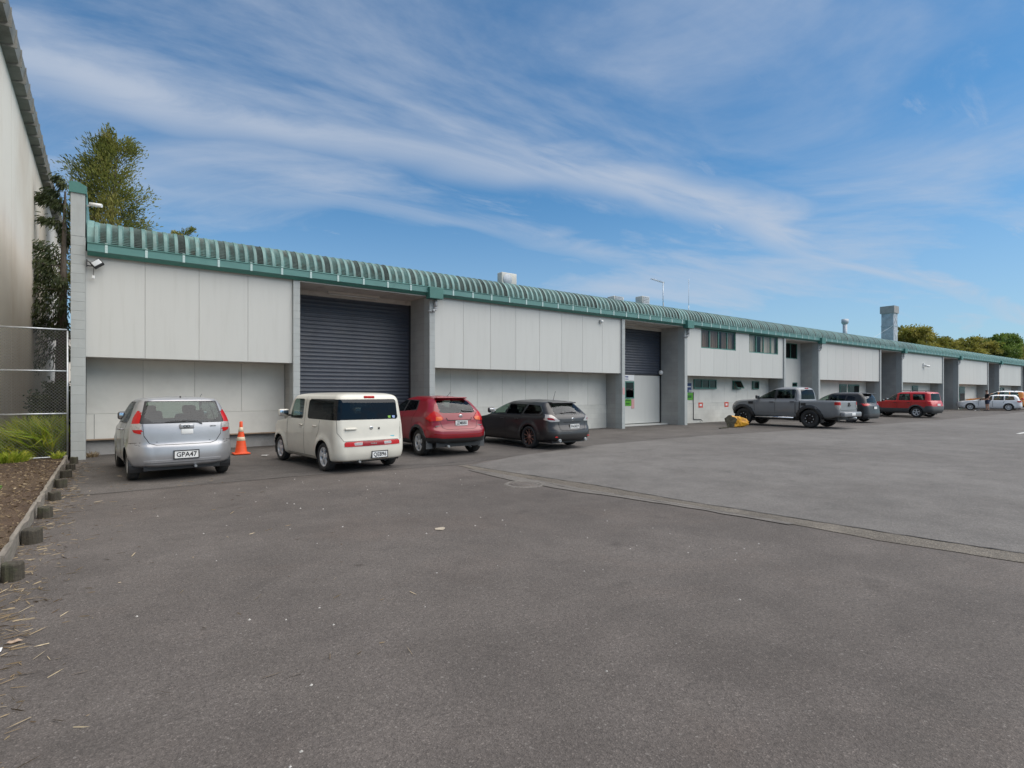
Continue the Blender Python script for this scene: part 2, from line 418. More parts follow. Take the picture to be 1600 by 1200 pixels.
# ------------------------------------------------------------------ building materials
WHITE = (0.515, 0.515, 0.485)
pm('panel_white', WHITE, 0.55, var=0.015, vscale=0.8, vstretch=(2, 1, 0.6), dirt=(0.37, 0.36, 0.32), dirt_amt=0.34, dscale=1.4, dstretch=(5, 1, 0.35), rnd=0.025, world=True, dlo=.5, dhi=.85)
pm('lower_white', (0.63, 0.615, 0.56), 0.6, var=0.05, vscale=1.3, dirt=(0.40, 0.38, 0.34), dirt_amt=0.3, dscale=1.1, rnd=0.05, world=True)
pm('block_paint', (0.37, 0.39, 0.38), 0.65, var=0.05, vscale=3, dirt=(0.28, 0.28, 0.26), dirt_amt=0.4, dscale=2.2, dstretch=(3, 3, .6), rnd=0.03, bump=0.25, bscale=90, world=True)
pm('mortar', (0.31, 0.325, 0.315), 0.9)
pm('soffit', (0.56, 0.53, 0.48), 0.8, var=0.06, vscale=2, dirt=(0.22, 0.18, 0.14), dirt_amt=0.5, dscale=2.5, world=True)
pm('concrete', (0.31, 0.305, 0.295), 0.9, var=0.1, vscale=4, dirt=(0.17, 0.16, 0.145), dirt_amt=0.6, dscale=2.5, bump=0.3, bscale=70, world=True)
pm('shadow_gap', (0.06, 0.06, 0.06), 0.95)
pm('joint_seal', (0.38, 0.375, 0.36), 0.9)
pm('teal_gutter', (0.080, 0.205, 0.185), 0.42, var=0.08, vscale=2.5, dirt=(0.14, 0.28, 0.25), dirt_amt=0.5, dscale=3.0, dstretch=(0.6, 1, 5), world=True)
pm('teal_dark', (0.06, 0.20, 0.165), 0.5, var=0.08)
pm('teal_box', (0.05, 0.165, 0.14), 0.45, var=0.1, vscale=3, dirt=(0.05, 0.15, 0.13), dirt_amt=0.5, world=True)
pm('teal_pale', (0.15, 0.28, 0.26), 0.5, var=0.06)
pm('teal_rib', (0.118, 0.228, 0.214), 0.5, rnd=0.18, var=0.22, vscale=2.0, dirt=(0.09, 0.115, 0.095), dirt_amt=0.62, dscale=2.3, world=True, dlo=.48, dhi=.72)
pm('teal_pan', (0.098, 0.18, 0.166), 0.6, rnd=0.25, var=0.2, vscale=5, dirt=(0.055, 0.062, 0.050), dirt_amt=0.92, dscale=3.2, world=True, dlo=0.38, dhi=0.66)
pm('teal_pan_mossy', (0.066, 0.092, 0.084), 0.85, rnd=0.4, var=0.35, vscale=6, dirt=(0.11, 0.16, 0.14), dirt_amt=0.6, dscale=5, world=True)
pm('teal_rib_clean', (0.115, 0.25, 0.225), 0.45, var=0.1, vscale=2, dirt=(0.10, 0.2, 0.17), dirt_amt=0.5, world=True)
pm('teal_pan_clean', (0.085, 0.21, 0.175), 0.55, var=0.15, vscale=3, dirt=(0.07, 0.13, 0.11), dirt_amt=0.6, world=True)
pm('strap_metal', (0.42, 0.55, 0.53), 0.4, var=0.1, vscale=20, dirt=(0.3, 0.25, 0.2), dirt_amt=0.5, dscale=30)
pm('roller', (0.050, 0.058, 0.076), 0.38, var=0.14, vscale=1.5, vstretch=(1, 1, .3), dirt=(0.085, 0.085, 0.09), dirt_amt=0.5, dscale=1.6, world=True)
pm('pvc_grey', (0.40, 0.41, 0.41), 0.45, var=0.05)
pm('galv', (0.45, 0.47, 0.48), 0.38, 0.75, var=0.2, vscale=7, dirt=(0.2, 0.2, 0.2), dirt_amt=0.4, dscale=9)
pm('galv_dull', (0.40, 0.43, 0.46), 0.55, 0.35, var=0.22, vscale=2.2, dirt=(0.2, 0.21, 0.23), dirt_amt=0.5, dscale=2.0)
pm('plastic_white', (0.72, 0.72, 0.70), 0.45, var=0.03)
pm('casing_cream', (0.50, 0.49, 0.45), 0.5, var=.06, dirt=(.3, .28, .24), dirt_amt=.5, dscale=4)
pm('plastic_black', (0.022, 0.022, 0.023), 0.5, var=0.1)
pm('lamp_lens', (0.55, 0.57, 0.58), 0.15)
pm('joinery_green', (0.055, 0.175, 0.14), 0.4, var=0.06)
pm('curtain', (0.66, 0.55, 0.47), 0.9, var=0.12, vscale=10, vstretch=(6, 1, .4))
pm('curtain_red', (0.30, 0.19, 0.15), 0.9, var=0.3, vscale=12, vstretch=(6, 1, .3))
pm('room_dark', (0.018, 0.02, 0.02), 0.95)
pm('rust_stain', (0.33, 0.24, 0.17), 0.8, var=0.3, vscale=6, vstretch=(1, 1, 3))
pm('sign_white', (0.75, 0.75, 0.74), 0.4)
pm('sign_blue', (0.012, 0.035, 0.16), 0.4)
pm('sign_green', (0.09, 0.33, 0.02), 0.4)
pm('sign_darkgreen', (0.02, 0.13, 0.012), 0.4)
pm('sign_red', (0.62, 0.075, 0.035), 0.4)
pm('sign_pink', (0.55, 0.30, 0.29), 0.5)
glass('window_glass', (0.84, 0.88, 0.86), 0.5)
glass('window_glass_green', (0.10, 0.17, 0.14), 0.6)
# block wall: the joints of courses too fine to be built one by one
def blockwall(name, col, dark):
    m = pm(name, col, 0.75)
    t = m.node_tree; LL = t.links.new
    b = [n for n in t.nodes if n.type == 'BSDF_PRINCIPLED'][0]
    pos = nn(t, 'ShaderNodeNewGeometry').outputs['Position']
    se = nn(t, 'ShaderNodeSeparateXYZ'); LL(pos, se.inputs[0])
    ad = nn(t, 'ShaderNodeMath', operation='ADD'); LL(se.outputs[0], ad.inputs[0]); LL(se.outputs[1], ad.inputs[1])
    cb = nn(t, 'ShaderNodeCombineXYZ'); LL(ad.outputs[0], cb.inputs[0]); LL(se.outputs[2], cb.inputs[1])
    br = nn(t, 'ShaderNodeTexBrick'); LL(cb.outputs[0], br.inputs['Vector'])
    br.inputs['Scale'].default_value = 1.0; br.inputs['Brick Width'].default_value = 0.46; br.inputs['Row Height'].default_value = 0.23
    br.inputs['Mortar Size'].default_value = 0.006; br.inputs['Mortar Smooth'].default_value = 0.3
    br.inputs['Color1'].default_value = (*col, 1); br.inputs['Color2'].default_value = (*[c * 0.93 for c in col], 1); br.inputs['Mortar'].default_value = (*dark, 1)
    nz = nn(t, 'ShaderNodeTexNoise'); LL(pos, nz.inputs['Vector']); nz.inputs['Scale'].default_value = 1.1; nz.inputs['Detail'].default_value = 7
    rp = ramp(t, [(0.3, g3(0.86)), (0.7, g3(1.1))], nz.outputs['Fac'])
    mx_ = nn(t, 'ShaderNodeMix', data_type='RGBA', blend_type='MULTIPLY'); mx_.inputs[0].default_value = 1
    LL(br.outputs['Color'], mx_.inputs[6]); LL(rp.outputs[0], mx_.inputs[7]); LL(mx_.outputs[2], b.inputs['Base Color'])
    bp = nn(t, 'ShaderNodeBump'); bp.inputs['Distance'].default_value = 0.004; bp.inputs['Strength'].default_value = 0.6; bp.invert = True
    LL(br.outputs['Fac'], bp.inputs['Height']); LL(bp.outputs[0], b.inputs['Normal'])
blockwall('block_return', (0.36, 0.355, 0.335), (0.28, 0.275, 0.26))
blockwall('block_lower', (0.61, 0.60, 0.545), (0.51, 0.50, 0.455))
# ------------------------------------------------------------------ the warehouse
YF, YP, YL, YD = 17.10, 17.18, 18.10, 18.65      # pillar fronts, panel fronts, lower walls, doors
ZP, ZT = 2.55, 5.07                              # underside of the panels, top of the wall
wh = thing('warehouse', 'long low white warehouse row with teal barrel-edged roof and grey roller doors', 'building', (20, YF, 0))
def W(x): return x                                # the parts below are modelled in world units and shifted to the thing's base
def put(name, mb, parent=None):
    """part of the warehouse; coordinates given in world space"""
    o = mb.build(name); o.parent = wh if parent is None else parent
    if parent is None: o.location = (-20, -YF, 0)
    return o
def putm(name, me, loc, parent=None):
    o = link(name, me, wh if parent is None else parent)
    o.location = (loc[0] - 20, loc[1] - YF, loc[2]) if parent is None else loc
    return o
PX = [9.12, 23.70, 38.30, 53.10, 68.00, 83.00, 98.00, 112.8]   # left edge of each dividing pillar
PW = 0.22
DX = [4.73, 19.22, 33.95, 48.82, 63.66, 78.70, 93.90, 108.5]   # left edge of each door bay
SX = [-0.40] + [p + PW for p in PX[:-1]]                         # left edge of each panelled bay
XEND = PX[-1] + PW
# solid core behind everything: walls and floor of the row
put('core_wall', MB().box(-0.40, XEND, YD + 0.12, 37.0, 0, 5.25, 'block_return'))
put('end_wall', MB().box(-0.655, -0.405, YF + 0.42, 37.0, 0, 6.62, 'block_paint'))
# front stack of the end wall: painted blocks, one by one, with a plain rendered top
def block_mesh(wx, wy, h):
    return bevelled(MB().box(0.001, wx - 0.001, 0, wy, 0.003, h - 0.003, 'block_paint'), 0.004, 1)
CH = 0.229
put('mortar_core', MB().box(-0.676, -0.390, YF + 0.005, YF + 0.40, 0, 5.48, 'mortar'))
bmsh = block_mesh(0.28, 0.41, CH)
for i in range(24):
    putm('block', bmsh, (-0.68, YF, i * CH))
put('parapet', MB().box(-0.68, -0.40, YF, YF + 0.41, 24 * CH + 0.004, 6.62, 'block_paint'))
cap = put('parapet_cap', MB().prism([(-0.71, 6.55), (-0.37, 6.55), (-0.37, 6.74), (-0.55, 6.82), (-0.71, 6.80)], 'Y', YF - 0.04, 37.1, 'teal_box'))
put('parapet_flashing', MB().box(-0.385, -0.36, YF + 0.2, 36.9, 5.4, 6.54, 'teal_pale'))
put('barge_flashing', MB().prism([(YF - 0.02, 5.30), (YF - 0.02, 5.52), (YF + 0.06, 5.78), (YF + 0.24, 5.97), (YF + 0.52, 6.06), (YF + 1.2, 6.10), (YF + 1.2, 5.30)], 'X', -0.36, -0.22, 'teal_pale'))
# panelled bays
panel_cache = {}
def panel(width, z0, z1, mat, th=0.075):
    k = (round(width, 3), z0, z1, mat)
    if k not in panel_cache:
        panel_cache[k] = bevelled(MB().box(0.004, width - 0.004, 0, th, z0, z1, mat), 0.003, 1)
    return panel_cache[k]
def upper_panels(x0, x1, n):
    wd = (x1 - x0) / n
    for i in range(n): putm('wall_panel', panel(wd, ZP, ZT + 0.1, 'panel_white'), (x0 + i * wd, YP, 0))
    put('panel_backing', MB().box(x0, x1, YP + 0.012, YP + 0.06, ZP + 0.03, ZT + 0.09, 'joint_seal'))
def lower_panels(x0, x1, n, z0, z1, y):
    wd = (x1 - x0) / n
    for i in range(n): putm('lower_wall_panel', panel(wd, z0, z1, 'lower_white'), (x0 + i * wd, y, 0))
    put('panel_backing', MB().box(x0 + .002, x1 - .002, y + 0.012, YD + 0.12, 1.12, 2.54, 'joint_seal'))
for k in range(8):
    x0, dx, px = SX[k], DX[k], PX[k]
    pl_w = 0.20
    xe = dx - pl_w                                  # right end of the panels = door pillar
    if k != 2: upper_panels(x0, xe, 4 if k == 0 else 8)
    put('eave_soffit', MB().box(x0, xe, YP + 0.02, YL + 0.1, ZP + 0.003, ZP + 0.05, 'soffit'))
    lower_panels(x0, xe, 4 if k == 0 else 8, 1.10, ZP, YL)
    wdl = (xe - x0)
    if k == 0:
        put('lower_band', MB().box(x0, xe - 0.0, YL - 0.012, YL + 0.07, 0.42, 1.095, 'lower_white'))
        put('band_joint', MB().box(x0 + 0.16, x0 + 0.17, YL - 0.0135, YL, 0.43, 1.09, 'shadow_gap'))
        put('band_stain', MB().box(x0, xe, YL - 0.016, YL + 0.06, 0.405, 0.44, 'rust_stain'))
        put('foundation', MB().box(x0, xe, YL + 0.14, YD + 0.1, 0, 0.6, 'concrete'))
    else:
        put('lower_wall', MB().box(x0, xe, YL - 0.012, YL + 0.07, 0.0, 1.095, 'block_lower'))
    # returns beside the lower wall and the door
    put('return_wall', MB().box(xe + 0.012, dx - 0.012, YF + 0.41, YD + 0.1, 0, ZT + 0.1, 'block_return'))
    put('return_wall', MB().box(xe + 0.004, xe + 0.0105, YP + 0.1, YD + 0.1, 0, ZP, 'block_return'))
    put('return_wall', MB().box(px + 0.002, px + PW - 0.002, YF + 0.41, YD + 0.1, 0, ZT + 0.1, 'block_return'))
    # pillars
    for (a, b_) in ((xe, dx), (px, px + PW)):
        if a < 20:
            put('mortar_core', MB().box(a + 0.005, b_ - 0.005, YF + 0.005, YF + 0.405, 0, ZT + 0.1, 'mortar'))
            bm_ = block_mesh(b_ - a, 0.41, CH)
            for i in range(22): putm('block', bm_, (a, YF, i * CH))
        else:
            put('pillar', MB().box(a, b_, YF, YF + 0.41, 0, ZT + 0.1, 'block_paint'))
    # door head
    put('door_soffit', MB().box(dx, px, YF + 0.03, YD + 0.1, 5.05, 5.12, 'soffit'))
    put('door_head_flashing', MB().box(dx, px, YF + 0.0, YF + 0.028, 5.02, 5.12, 'panel_white'))
    if k not in (2,):
        put('lintel', MB().box(dx, px, YD - 0.10, YD + 0.08, 4.90, 5.048, 'soffit'))
# roller doors: curtain with rolled ribs
def roller(x0, x1, z0, z1):
    pts = []
    z = z0
    while z < z1:
        for (d, y) in ((0.0, 0.0), (0.030, 0.003), (0.048, -0.014), (0.085, -0.020), (0.118, -0.012)):
            if z + d < z1: pts.append((z + d, y))
        z += 0.132
    vs, fs = [], []
    for (zz_, y) in pts: vs += [(x0, YD + y, zz_), (x1, YD + y, zz_)]
    for i in range(len(pts) - 1): fs.append((2 * i, 2 * i + 1, 2 * i + 3, 2 * i + 2))
    mb = MB().raw(vs, fs, 'roller')
    mb.box(x0, x1, YD - 0.03, YD + 0.03, z0 - 0.05, z0, 'plastic_black')
    return mb
for k in range(8):
    dx, px = DX[k], PX[k]
    if k == 2: continue
    z0 = 2.62 if k == 1 else 0.06
    d = thing('roller_door', None, None, (0, 0, 0), parent=wh); d.location = (-20, -YF, 0)
    put('curtain', roller(dx + 0.02, px - 0.02, z0, 4.93), d)
    put('guide_rail', MB().box(dx, dx + 0.05, YD - 0.07, YD + 0.02, 0, 4.9, 'plastic_black'), d)
    put('guide_rail', MB().box(px - 0.05, px, YD - 0.07, YD + 0.02, 0, 4.9, 'plastic_black'), d)
# batten light fittings on the door soffits
for k, (a, b_) in ((0, (5.95, 7.75)), (1, (19.7, 21.3))):
    l = putm('batten_light', MB().box(a, b_, YD - 0.42, YD - 0.30, 4.985, 5.049, 'soffit').mesh(), (20 - 20 + 0, 0, 0))
    l.location = (-20, -YF, 0)
    t_ = put('tube', MB().tube((a + .06, YD - 0.36, 4.96), (b_ - .06, YD - 0.36, 4.96), 0.018, 'plastic_white'), l)
# bay 1 door: white infill panel with a glazed wicket and notices
put('infill_panel', MB().box(DX[1] + 0.03, PX[1] - 0.06, YD - 0.02, YD + 0.04, 0.10, 2.55, 'panel_white'))
put('door_sill', MB().box(DX[1], PX[1], YD - 0.5, YD + 0.04, 0.005, 0.06, 'panel_white'))
wk = put('wicket_window', MB().box(20.92, 21.60, YD - 0.045, YD - 0.021, 1.37, 2.24, 'joinery_green'))
put('pane', MB().box(20.98, 21.54, YD - 0.052, YD - 0.046, 1.43, 2.18, 'window_glass_green'), wk)
put('room_beyond', MB().box(20.99, 21.53, YD - 0.0455, YD - 0.0452, 1.44, 2.17, 'room_dark'), wk)
# bay 2: windows in the upper wall, built as a pierced wall
def pierced(x0, x1, z0, z1, holes, y, th, mat):
    xs = sorted({x0, x1, *[h[0] for h in holes], *[h[1] for h in holes]}); zs = sorted({z0, z1, *[h[2] for h in holes], *[h[3] for h in holes]})
    mb = MB()
    for i in range(len(xs) - 1):
        run = None
        for j in range(len(zs) - 1):
            cx, cz = (xs[i] + xs[i + 1]) / 2, (zs[j] + zs[j + 1]) / 2
            if any(h[0] < cx < h[1] and h[2] < cz < h[3] for h in holes): continue
            mb.box(xs[i], xs[i + 1], y, y + th, zs[j], zs[j + 1], mat)
    return mb
def window(x0, x1, z0, z1, y, cols, open_i=None, drape='curtain', parent_name='window', fr=0.055, gl='window_glass'):
    wn = put(parent_name, MB().box(x0 + .01, x1 - .01, y + 0.34, y + 0.35, z0 + .01, z1 - .01, 'room_dark'))
    f = MB()
    f.box(x0, x1, y + .02, y + .09, z0, z0 + fr, 'joinery_green').box(x0, x1, y + .02, y + .09, z1 - fr, z1, 'joinery_green')
    f.box(x0, x0 + fr, y + .021, y + .089, z0 + fr, z1 - fr, 'joinery_green').box(x1 - fr, x1, y + .021, y + .089, z0 + fr, z1 - fr, 'joinery_green')
    wd = (x1 - x0) / cols
    for i in range(1, cols): f.box(x0 + i * wd - fr * .6, x0 + i * wd + fr * .6, y + .021, y + .089, z0 + fr, z1 - fr, 'joinery_green')
    put('frame', f, wn)
    for i in range(cols):
        a, b_ = x0 + i * wd + fr * .6, x0 + (i + 1) * wd - fr * .6
        if open_i == i:
            m_ = MB().box(a, b_, -0.012, 0.012, -(z1 - z0) + 2 * fr, 0, gl)
            m_.box(a, a + .04, -0.02, 0.02, -(z1 - z0) + 2 * fr, 0, 'joinery_green').box(b_ - .04, b_, -0.02, 0.02, -(z1 - z0) + 2 * fr, 0, 'joinery_green')
            m_.box(a, b_, -0.021, 0.021, -(z1 - z0) + 2 * fr - .04, -(z1 - z0) + 2 * fr, 'joinery_green')
            s_ = m_.build('sash', wn); s_.location = (0, y + .02, z1 - fr); s_.rotation_euler = (R(-28), 0, 0)
        else:
            put('pane', MB().raw([(a, y + .05, z0 + fr), (b_, y + .05, z0 + fr), (b_, y + .05, z1 - fr), (a, y + .05, z1 - fr)], [(0, 1, 2, 3)], gl), wn)
    if drape:
        vs, fs = [], []
        n = int((x1 - x0) / 0.03)
        for i in range(n + 1):
            x = x0 + (x1 - x0) * i / n; yy = y + .2 + .03 * math.sin(i * 1.3) + .015 * math.sin(i * .37)
            vs += [(x, yy, z0 + .02), (x, yy, z1 - .02)]
        rnd = random.Random(int(x0 * 10))
        for i in range(n):
            u = i / n
            gap = (abs(u - .30) < .03) or (abs(u - .62) < .05 and drape == 'curtain_red') or (abs(u - .42) < .07 and drape == 'curtain')
            if not gap: fs.append((2 * i, 2 * i + 2, 2 * i + 3, 2 * i + 1))
        put('drape', MB().raw(vs, fs, drape), wn)
    return wn
x0, dx, px = SX[2], DX[2], PX[2]
xe = dx - 0.20
holes = [(25.22, 28.50, 4.03, 5.18), (29.88, 33.15, 4.0, 5.18)]
wds = (xe - x0) / 8
for i in range(8):
    a, b_ = x0 + i * wds + .004, x0 + (i + 1) * wds - .004
    put('wall_panel', pierced(a, b_, ZP, ZT + .1, [(max(h[0], a), min(h[1], b_), h[2], h[3]) for h in holes if h[0] < b_ and h[1] > a], YP, .075, 'panel_white'))
window(25.22, 28.50, 4.03, 5.05, YP + .0, 4, None, 'curtain_red')
window(29.88, 33.15, 4.0, 5.05, YP + .0, 4, None, 'curtain')
put('panel_backing', pierced(x0, xe, ZP + .03, ZT + .09, holes, YP + .012, .05, 'joint_seal'))
# bay 2 door bay is walled, with a window above and a small one below
put('infill_wall', pierced(dx, px, 0, 5.05, [(36.1, 37.86, 3.95, 5.0), (37.15, 37.86, 2.06, 2.36)], 18.28, .3, 'panel_white'))
window(36.1, 37.86, 3.95, 5.0, 18.28, 2, None, None, gl='window_glass_green')
window(37.15, 37.86, 2.06, 2.36, 18.28, 1, None, None, gl='window_glass_green')
# bay 2 low toilet windows, set proud on the lower wall
for (a, b_, z0, z1, op) in ((25.85, 27.95, 1.90, 2.40, None), (29.65, 30.48, 1.86, 2.38, 0), (31.78, 32.5, 1.88, 2.37, None)):
    window(a, b_, z0, z1, YL - .10, 3 if b_ - a > 2 else 1, op, None, fr=.05, gl='window_glass_green').location.y -= 0.0
put('window_box', MB().box(25.83, 27.97, YL - .095, YL - .006, 1.88, 1.899, 'joinery_green'))
# bays 3 to 5: glazed doors in the alcoves under the panels
for (a, b_) in ((43.8, 45.0), (45.3, 47.2), (55.0, 55.8), (58.6, 60.0), (72.2, 74.0), (88, 90)):
    gd = put('glazed_door', MB().box(a, b_, YL - .06, YL - .014, 0, 2.3, 'joinery_green'))
    put('pane', MB().box(a + .08, b_ - .08, YL - .068, YL - .062, .12, 2.2, 'window_glass_green'), gd)
    put('room_beyond', MB().box(a + .09, b_ - .09, YL - .0615, YL - .061, .13, 2.19, 'room_dark'), gd)

# gutter, straps, rain heads
gx = [-0.36] + [p + 0.1 for p in PX]
GP = [(16.93, 5.14), (16.93, 5.345), (16.96, 5.36), (16.975, 5.345), (16.975, 5.20), (17.09, 5.20), (17.09, 5.055), (17.06, 5.055)]
for a, b_ in zip(gx[:-1], gx[1:]):
    put('gutter', MB().prism(GP, 'X', a + .003, b_ - .003, 'teal_gutter'))
    put('gutter_lip', MB().tube((a + .003, 16.925, 5.335), (b_ - .003, 16.925, 5.335), .014, 'teal_gutter', 6))
    put('fascia', MB().prism([(16.945, 5.132), (17.055, 5.05), (17.10, 5.05), (17.10, 5.137), (16.945, 5.1375)], 'X', a + .003, b_ - .003, 'teal_dark'))
sm_ = MB().box(-.028, .028, 16.918, 16.929, 5.13, 5.325, 'strap_metal').box(-.028, .028, 16.918, 17.0, 5.352, 5.366, 'strap_metal').mesh('strap')
x = 0.02
while x < XEND - .2:
    if min(abs(x - g_) for g_ in gx) > .2:
        s_ = link('gutter_strap', sm_, wh, (x - 20, -YF, 0))
    x += 0.83
hd = bevelled(MB().box(-.27, .27, 16.80, 17.09, 4.93, 5.33, 'teal_box'), .012, 1)
hp = MB().tube((0, 17.02, 4.92), (0, 17.02, 4.66), .055, 'pvc_grey', 10)
hp.path([(0, 17.02, 4.66), (0, 17.025, 4.60), (-.03, 17.03, 4.56), (-.12, 17.05, 4.53), (-.2, 17.2, 4.52)], .058, 'pvc_grey', 10)
hpm = hp.mesh('pipe')
for p in PX[:-1]:
    h_ = link('rain_head', hd, wh, (p + .12 - 20, -YF, 0))
    link('down_pipe', hpm, h_, (0.08, 0, 0))

# roof: curved crimped sheets, four troughs each
RR, Y0, Z0 = 0.66, 17.00, 5.33
def roof_mesh(name, rib, pan, mossy):
    pitch = 0.243
    prof = [(0.0, .034, 0), (.072, .034, 1), (.088, .002, 1), (.112, 0.0, 2), (.226, 0.0, 1), (.243, .034, 0)]   # x, height, kind of the strip that follows
    arc = []
    ncr = 23
    nst = ncr * 4
    for i in range(nst + 1):
        t = i / nst * math.pi / 2
        ph = (i % 4)
        arc.append((Y0 + RR - RR * math.cos(t), Z0 + RR * math.sin(t), (-math.cos(t), math.sin(t)), (0.0, .011, .020, .011)[ph] if 3 < i < nst - 3 else 0.0))
    for dd in (.5, 2.0, 6.0, 12.0, 19.0):
        arc.append((Y0 + RR + dd, Z0 + RR + dd * math.tan(R(3.4)), (0, 1), 0.0))
    vs, fs, ms = [], [], []
    cols = []
    for p_ in range(4):
        for j, (xx, h, kd) in enumerate(prof[:-1]):
            cols.append((p_ * pitch + xx, h, prof[j][2], p_))
    cols.append((4 * pitch, .034, None, 3))
    nA = len(arc)
    for (xx, h, kd, p_) in cols:
        crimp = 1.0 if h < .01 else 0.0
        for (y, z, n_, c_) in arc:
            hh = h + c_ * crimp
            vs.append((xx, y + n_[0] * hh, z + n_[1] * hh))
    mb = MB()
    A, B_, C_ = [], [], []
    for i in range(len(cols) - 1):
        kd = cols[i][2]; p_ = cols[i][3]
        for j in range(nA - 1):
            f = (i * nA + j, i * nA + j + 1, (i + 1) * nA + j + 1, (i + 1) * nA + j)
            (C_ if (p_ == 3 and kd in (1, 2)) else B_ if kd == 2 else A).append(f)
    mb.raw(vs, A, rib); b0 = len(mb.v)
    k2, k3 = mb.mi(pan), mb.mi(mossy)
    for f in B_: mb.f.append(f); mb.m.append(k2); mb.sm.append(False)
    for f in C_: mb.f.append(f); mb.m.append(k3); mb.sm.append(False)
    return mb.mesh(name, False)
r_dirty = roof_mesh('roof_sheet', 'teal_rib', 'teal_pan', 'teal_pan_mossy')
r_clean = roof_mesh('roof_sheet', 'teal_rib_clean', 'teal_pan_clean', 'teal_pan')
nsh = int((XEND + 0.22) / .972)
for i in range(nsh):
    x = -0.215 + i * .972
    link('roof_sheet', r_dirty if x < 56 else r_clean, wh, (x - 20, -YF, 0))
put('ridge_back', MB().box(-0.3, XEND, 36.6, 37.0, 5.25, 7.05, 'block_return'))
put('gable_infill', MB().box(XEND - .2, XEND, 17.6, 36.6, 5.0, 6.0, 'block_return'))

# ------------------------------------------------------------------ things fixed to the building
def flat(name, label, cat, x0, x1, z0, z1, y, mat, group=None):
    o = MB().box(x0, x1, y - .006, y, z0, z1, mat).mesh(name)
    e = link(name, o); tag(e, label, cat, group)
    return e
def child_box(o, name, x0, x1, z0, z1, y, mat):
    c = MB().box(x0, x1, y - .002, y, z0, z1, mat).build(name, o); return c
s_ = flat('notice', 'small white sign with dark blue lettering above the wicket window', 'sign', 20.90, 21.60, 2.28, 2.56, YD - .0285, 'sign_white')
child_box(s_, 'lettering', 20.92, 21.18, 2.33, 2.37, YD - .036, 'sign_blue'); child_box(s_, 'lettering', 20.92, 21.16, 2.43, 2.49, YD - .036, 'sign_blue')
s_ = flat('notice', 'bright green notice below the wicket window', 'sign', 20.93, 21.38, 1.00, 1.335, YD - .0285, 'sign_green')
child_box(s_, 'printed_panel', 20.96, 21.33, 1.24, 1.31, YD - .036, 'sign_darkgreen')
child_box(s_, 'printed_panel', 20.96, 21.26, 1.07, 1.15, YD - .036, 'sign_darkgreen')
flat('notice', 'pale pink paper notice beside the green notice on the infill door', 'sign', 21.40, 21.62, 0.86, 1.33, YD - .0285, 'sign_pink')
s_ = flat('notice', 'small red and brown plate on the pillar left of the infill door', 'sign', 19.06, 19.19, 1.58, 1.90, YF - .002, 'sign_pink')
s_ = flat('notice', 'dark blue sign with white swoosh on the lower wall beside the rain head pillar', 'sign', 25.18, 25.66, 1.68, 2.18, YL - .016, 'sign_blue')
child_box(s_, 'printed_panel', 25.24, 25.60, 1.96, 2.02, YL - .023, 'sign_white'); child_box(s_, 'printed_panel', 25.40, 25.66, 1.70, 1.82, YL - .023, 'pvc_grey')
s_ = flat('notice', 'green sign under the dark blue sign on the lower wall', 'sign', 25.22, 25.84, 1.27, 1.665, YL - .016, 'sign_green')
child_box(s_, 'printed_panel', 25.28, 25.66, 1.38, 1.52, YL - .023, 'sign_darkgreen')
for (a, nm) in ((26.30, 'red square sign on the lower wall nearer the green sign'), (28.82, 'red square sign on the lower wall by the nose of the pickup')):
    s_ = flat('notice', nm, 'sign', a, a + .40, .84, 1.12, YL - .016, 'sign_red')
    child_box(s_, 'printed_panel', a + .10, a + .30, .92, 1.04, YL - .023, 'sign_white')
sp = MB().path([(25.82, YL - .03, 1.7), (25.82, YL - .03, .2), (26.5, YL - .03, .18), (26.55, YL - .1, .08)], .02, 'plastic_black', 6).build('conduit')
tag(sp, 'thin black pipe running down the lower wall to a tap near the ground', 'pipe')
# security flood light on the end wall
fl = thing('flood_light', 'black twin bracket flood light on the end wall under the gutter', 'light', (-0.36, 17.06, 4.85))
hb = MB().tube((0, 0, .06), (.12, -.02, -.02), .012, 'plastic_black', 6).tube((0, 0, -.06), (.10, -.02, -.06), .012, 'plastic_black', 6)
hb.box(-.02, .005, -.03, .03, -.09, .09, 'plastic_black').build('bracket', fl)
hd_ = rbox('housing', (.24, .10, .17), (.20, -.06, .0), .015, 'plastic_black', fl, (R(-25), R(-38), 0))
rbox('lens', (.19, .012, .13), (0, -.052, 0), .004, 'lamp_lens', hd_)
MB().path([(.13, -.01, -.08), (.125, 0, -.22), (.12, .02, -.30)], .006, 'plastic_black', 5).build('sensor_lead', fl)
rbox('sensor', (.06, .05, .08), (.12, .01, -.33), .012, 'plastic_white', fl)
# cameras
cc = thing('security_camera', 'white bullet camera high on the end wall by the roof edge', 'camera', (-.37, 17.2, 6.35))
MB().tube((.06, -.02, 0), (.30, -.14, -.03), .045, 'plastic_white', 12).build('housing', cc)
MB().tube((0, .02, -.05), (.1, -.03, -.02), .022, 'plastic_white', 8).build('bracket', cc)
cc = thing('security_camera', 'small white dome camera under the gutter left of the half open roller door', 'camera', (17.68, YP, 4.83))
MB().lathe([(0, .0), (.07, 0), (.075, -.06), (.05, -.12), (0, -.14)], 'plastic_white', 12, 'Z', (0, -.09, .05)).build('dome', cc)
MB().box(-.05, .05, -.1, 0, .03, .07, 'plastic_white').build('bracket', cc)
cc = thing('security_camera', 'white camera in the middle of the upper wall above the red off-roader', 'camera', (58.4, YP, 4.1))
MB().tube((0, -.1, 0), (.35, -.35, -.08), .09, 'plastic_white', 10).build('housing', cc)
MB().box(-.15, .15, -.1, 0, -.15, .18, 'plastic_white').build('bracket', cc)
o = MB().lathe([(0, 0), (.10, 0), (.12, -.05), (.11, -.14), (.05, -.18), (0, -.18)], 'plastic_white', 12, 'X', (23.66, YD - .15, 2.72)).build('security_camera')
